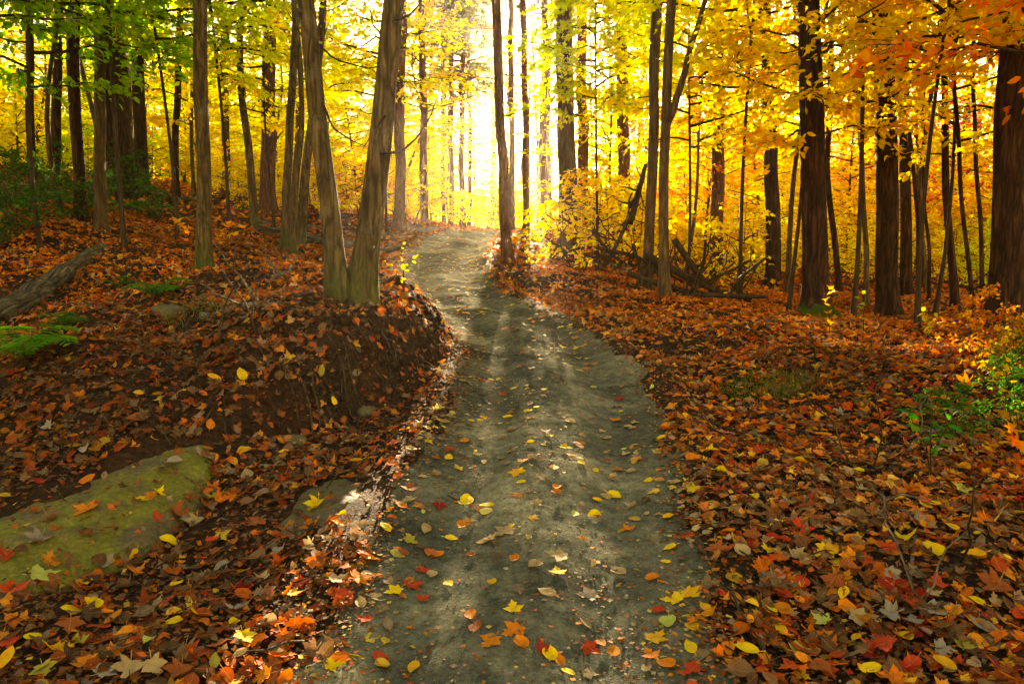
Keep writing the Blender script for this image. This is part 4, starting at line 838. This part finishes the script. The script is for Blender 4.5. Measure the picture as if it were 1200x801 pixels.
def plant(px, py, stems, size, shape, c, lab, cat='plant', seed=0, name='seedling', grp=None, w=.004, n_=9):
    b = gp(px, py); root = empty(name, b)
    for k, pl in enumerate(stems):
        pts = [np.array([0, 0, -.03])]+[at(a_, c_, float(b[1])+.04*k*(-1)**k)-b for a_, c_ in pl]; sprig(root, pts, n_, size, shape, c, .6, seed+k, w)
    tag(root, lab, cat, grp)
plant(1092, 560, [[(1090, 520), (1092, 490), (1085, 455)], [(1085, 520), (1070, 495), (1062, 478)], [(1095, 525), (1110, 500), (1118, 480)]], .07, BEECH, (.06, .30, .02), 'green leaved seedling on the right beside the dark hollow', seed=11)
plant(1196, 560, [[(1193, 500), (1186, 440), (1175, 400)], [(1190, 520), (1180, 470), (1168, 440)]], .085, BEECH, (.62, .42, .02), 'yellow green seedling at the right picture edge', seed=21)
plant(1215, 600, [[(1205, 560), (1192, 520), (1183, 500)], [(1210, 570), (1200, 545), (1190, 540)]], .09, SMAP, (.85, .22, .02), 'orange leaved seedling cut by the right picture edge', seed=24)
plant(214, 300, [[(220, 275), (214, 262), (203, 256)]], .13, SMAP, (.88, .38, .02), 'orange leafed sprig left of the slender olive trunk', seed=31, n_=12)
plant(262, 296, [[(256, 275), (268, 262), (284, 266)], [(255, 280), (262, 270), (276, 275)]], .13, SMAP, (.9, .45, .02), 'golden leafed sprig right of the slender olive trunk', seed=32, n_=12)
plant(474, 345, [[(473, 320), (470, 298), (473, 286)], [(470, 325), (460, 312), (452, 306)], [(472, 320), (482, 306), (488, 300)]], .06, BEECH, (.95, .72, .02), 'small yellow leaved seedling right of the twin tree', seed=33, n_=6)
plant(428, 345, [[(430, 330), (433, 320), (440, 318)]], .06, BEECH, (.95, .75, .02), 'tiny yellow sprig at the foot of the twin tree', seed=34, n_=5)
plant(972, 396, [[(972, 370), (968, 350), (974, 338)]], .11, SMAP, (.92, .42, .02), 'golden leafed sprig in front of the mossy trunk base', seed=35, n_=6)
plant(1012, 392, [[(1012, 365), (1006, 350), (1016, 340)]], .10, BEECH, (.35, .55, .02), 'green leafed sprig right of the mossy trunk base', seed=36, n_=6)
plant(925, 368, [[(918, 345), (905, 330), (896, 326)]], .10, BEECH, (.85, .6, .02), 'yellow leafed sprig left of the mossy trunk base', seed=37, n_=7)
for k, (a_, c_) in enumerate([(846, 352), (700, 302), (875, 345), (1085, 398), (1140, 400), (720, 318), (615, 300), (640, 303)]):
    plant(a_, c_, [[(a_+2, c_-18), (a_-4, c_-34)], [(a_+4, c_-14), (a_+12, c_-28)]], .10, BEECH, [(.8, .62, .02), (.9, .5, .02), (.6, .6, .03)][k % 3], ['yellow seedling among the brush pile sticks', 'golden seedling at the foot of the stout brown trunk', 'pale green seedling at the right end of the brush pile', 'yellow seedling below the wavy dark stem', 'golden seedling left of the thickest trunk base', 'pale green seedling between the stout trunk and brush pile', 'yellow seedling right of the path edge trunk', 'golden seedling between the path edge trunk and stout trunk'][k], seed=50+k, n_=7)
def log(pts, rads, mt, lab, seg=20, name='fallen_log', cat='log', Ys=None, lift=.6, amp=.06, grp=None, stub=0):
    P = []
    for i, (a_, c_) in enumerate(pts):
        g = gp(a_, c_+0.0, H) if Ys is None else np.array([*at(a_, c_, Ys[i])[:2], 0]); P.append([g[0], g[1], float(H(g[0], g[1])) if Ys is None else at(a_, c_, Ys[i])[2]])
    P = np.array(P); dp = depth(P[:, 1].mean()); r = np.array(rads)/F*dp/2; t = np.linspace(0, 1, len(P)); k = 26; t2 = np.linspace(0, 1, k); pp = np.stack([np.interp(t2, t, P[:, q]) for q in range(3)], 1); r2_ = np.interp(t2, t, r)
    pp += np.stack([.15*r2_*noise3(t2*7, q, pts[0][0], 3) for q in range(3)], 1)
    if Ys is None: pp[:, 2] = H(pp[:, 0], pp[:, 1])+r2_*lift
    b = pp.mean(0); b[2] = float(H(b[0], b[1])); mb = MB(); sd = abs(int(pts[0][0]))+3
    f = lambda th, i, p: 1+amp*noise3(np.cos(th)*2.5, np.sin(th)*2.5, i*.35, sd)+amp*.6*noise3(np.cos(th)*7, np.sin(th)*7, i*.5, sd+1)
    tube(mb, pp-b, r2_, seg, f, grain=(mt == 'log')); rg = np.random.default_rng(sd)
    for q in range(stub):
        i = int(rg.integers(4, k-3)); d = unit(rg.normal(0, 1, 3)+[0, 0, .8]); L = rg.uniform(.2, .7); tt = np.linspace(0, 1, 6)
        tube(mb, pp[i]-b+np.outer(tt*L, d)+np.cumsum(rg.normal(0, .02, (6, 3)), 0)*(tt > 0)[:, None], np.linspace(r2_[i]*.5, .003, 6), 6)
    o = obj(name, mb, M[mt], loc=b); tag(o, lab, cat, grp); return o
log([(-40, 392), (0, 374), (40, 350), (72, 327), (100, 306), (120, 292)], [30, 31, 28, 25, 21, 15], 'log', 'thick grey fallen log lying at the left below the trunks', amp=.10, lift=.3)
log([(8, 378), (60, 362), (150, 346)], [12, 9, 5], 'twig', 'dark fallen branch just below the thick grey log', name='fallen_branch', cat='branch')
log([(200, 237), (250, 233), (300, 236)], [9, 8, 7], 'twig', 'dark fallen log behind the slender olive trunk', seg=12)
log([(302, 272), (345, 280), (400, 293), (470, 296)], [12, 14, 13, 10], 'log', 'long grey fallen log behind the twin tree')
log([(300, 262), (345, 268), (382, 276)], [9, 9, 8], 'log', 'shorter grey log just above the long grey log')
log([(170, 245), (205, 262), (240, 270)], [6, 6, 4], 'twig', 'thin dark branch on the slope left of the slender olive trunk', name='fallen_branch', cat='branch', seg=8)
log([(318, 330), (340, 322), (372, 312)], [7, 6, 3], 'dead', 'bare forked twig on the litter left of the twin tree', name='fallen_branch', cat='branch', seg=8, stub=5)
log([(235, 372), (290, 360), (350, 358)], [8, 7, 5], 'dead', 'half buried stick on the soil bank left of the twin tree', name='fallen_branch', cat='branch', seg=8, stub=2)
log([(180, 440), (250, 412), (320, 398)], [6, 7, 4], 'twig', 'dark stick along the left top of the soil bank', name='fallen_branch', cat='branch', seg=8, stub=3)
log([(1015, 610), (1035, 575), (1045, 548), (1068, 520)], [6, 6, 5, 4], 'dead', 'crooked pale stick in the litter below the green seedling', name='fallen_branch', cat='branch', seg=8, stub=3)
log([(940, 560), (985, 552), (1040, 553)], [5, 6, 4], 'twig', 'dark stick lying level in the right litter', name='fallen_branch', cat='branch', seg=8, stub=2)
log([(870, 590), (905, 615), (935, 640)], [3, 4, 3], 'dead', 'thin bent stick in the litter right of the path', name='fallen_branch', cat='branch', seg=8)
log([(1080, 690), (1130, 662), (1190, 655)], [6, 7, 5], 'twig', 'dark stick near the bottom right corner', name='fallen_branch', cat='branch', seg=8, stub=2)
log([(1075, 620), (1066, 680), (1085, 735)], [5, 5, 4], 'dead', 'pale stick pointing at the camera in the right litter', name='fallen_branch', cat='branch', seg=8, stub=2)
BR = [([(738, 262), (748, 225), (757, 193)], [11.4, 11.6, 11.8], 7, 'leaning broken branch resting on the left slim trunk of the brush pile'), ([(716, 300), (738, 255), (755, 200)], [11.2, 11.4, 11.7], 4, 'thin branch leaning left under the broken branch'),
      ([(757, 300), (800, 322), (850, 345), (880, 352)], [10.6, 10.4, 10.2, 10.1], 9, 'thick dark bough slanting down to the right across the brush pile'), ([(790, 280), (812, 312), (835, 343)], [10.5, 10.4, 10.3], 7, 'dark bough crossing the brush pile from upper left'),
      ([(700, 290), (745, 300), (800, 330)], [11.2, 10.9, 10.5], 4, 'thin stick crossing the left half of the brush pile'), ([(790, 350), (830, 330), (880, 305)], [10.2, 10.3, 10.4], 4, 'thin stick rising to the right over the brush pile'),
      ([(735, 320), (790, 338), (860, 352)], [10.4, 10.3, 10.2], 6, 'long low bough at the foot of the brush pile'), ([(770, 355), (820, 345), (900, 348)], [10, 10, 10], 6, 'level dark bough along the front of the brush pile'),
      ([(810, 355), (822, 318), (828, 285)], [10.1, 10.1, 10.2], 4, 'upright broken stick in the middle of the brush pile'), ([(695, 270), (705, 285), (725, 305)], [11.8, 11.5, 11.3], 4, 'short curved stick at the left end of the brush pile'),
      ([(740, 350), (752, 320), (742, 285)], [10.6, 10.7, 10.8], 4, 'curved stick standing beside the left slim trunk'), ([(850, 352), (868, 325), (900, 300)], [10.2, 10.3, 10.4], 4, 'thin stick at the right end of the brush pile'),
      ([(765, 310), (785, 345), (815, 362)], [10.6, 10.3, 10.1], 5, 'short dark bough between the two slim trunks')]
for pl, Y_, w_, lab in BR: log(pl, [w_*1.15, w_]+[w_*.7]*(len(pl)-2), 'twig', lab, seg=9, name='fallen_branch', cat='branch', Ys=Y_, grp='sticks of the brush pile', stub=6)
boulder(345, 520, 30, 'rock', 'small brown stone below the soil bank face', s=1)
boulder(108, 304, 22, 'rock', 'small pale stone at the top end of the grey log', s=2)
boulder(965, 548, 15, 'mossrock', 'small rounded greenish stone in the litter right of the path', s=3)
boulder(200, 372, 40, 'rock', 'dark rounded stone in the litter right of the small green fern', s=6)
boulder(430, 485, 24, 'rock', 'dark stone jutting from the soil bank face', s=7)
def grass(px, py, n_, rad, hgt, lab, c0=(.05, .16, .015)):
    b = gp(px, py); r = np.random.default_rng(int(px)); a_ = r.uniform(0, 6.28, n_); q = rad*np.sqrt(r.random(n_)); x = q*np.cos(a_)*1.6; y = q*np.sin(a_); P = np.stack([x, y, H(b[0]+x, b[1]+y)-b[2]], -1)
    lb = MB(); leaves(lb, DIAM*[.07, 1], P, np.array([0, 0, 1.])+r.normal(0, .5, (n_, 3)), r.normal(0, 1, (n_, 3)), hgt*r.uniform(.5, 1.2, n_), np.stack([r.normal(0, .2, n_), r.normal(0, .5, n_), np.zeros(n_)], -1), True, v=r.random(n_))
    o = obj('grass_tuft', lb, M['leaf'], loc=b); o.color = (*c0, 1); tag(o, lab, 'grass')
grass(905, 462, 600, .20, .11, 'low dark green grass tuft right of the path')
grass(225, 372, 90, .12, .12, 'thin green grass tuft on the litter by the soil bank')
grass(583, 512, 160, .09, .03, 'short green grass patch in the middle of the path')
# leafy branches reaching into the picture
def limbspray(root_, pl, Y, n_, size, shape, c, seed):
    b = np.array(root_.location); pts = [at(a_, c_, Y+.15*i)-b for i, (a_, c_) in enumerate(pl)]; sprig(root_, pts, n_, size, shape, c, .75, seed, .008, bn='branch')
# ------------------------------------------------------------------ haze
if HAZE:
    x0, x1, y0, y1, z0, z1 = -160, 160, -12, 150, -8, 27
    mb = MB(); mb.add([(x0, y0, z0), (x1, y0, z0), (x1, y1, z0), (x0, y1, z0), (x0, y0, z1), (x1, y0, z1), (x1, y1, z1), (x0, y1, z1)], None, [(0, 3, 2, 1), (4, 5, 6, 7), (0, 1, 5, 4), (1, 2, 6, 5), (2, 3, 7, 6), (3, 0, 4, 7)])
    m, n = mat('haze'); v = N(n, 'ShaderNodeVolumePrincipled'); v.inputs['Color'].default_value = (1, .9, .72, 1); v.inputs['Density'].default_value = HAZE; v.inputs['Anisotropy'].default_value = .78
    o = N(n, 'ShaderNodeOutputMaterial'); n.links.new(v.outputs[0], o.inputs['Volume'])
    tag(obj('haze', mb, m, smooth=False), 'thin golden haze glowing between the trees', 'haze', kind='stuff')
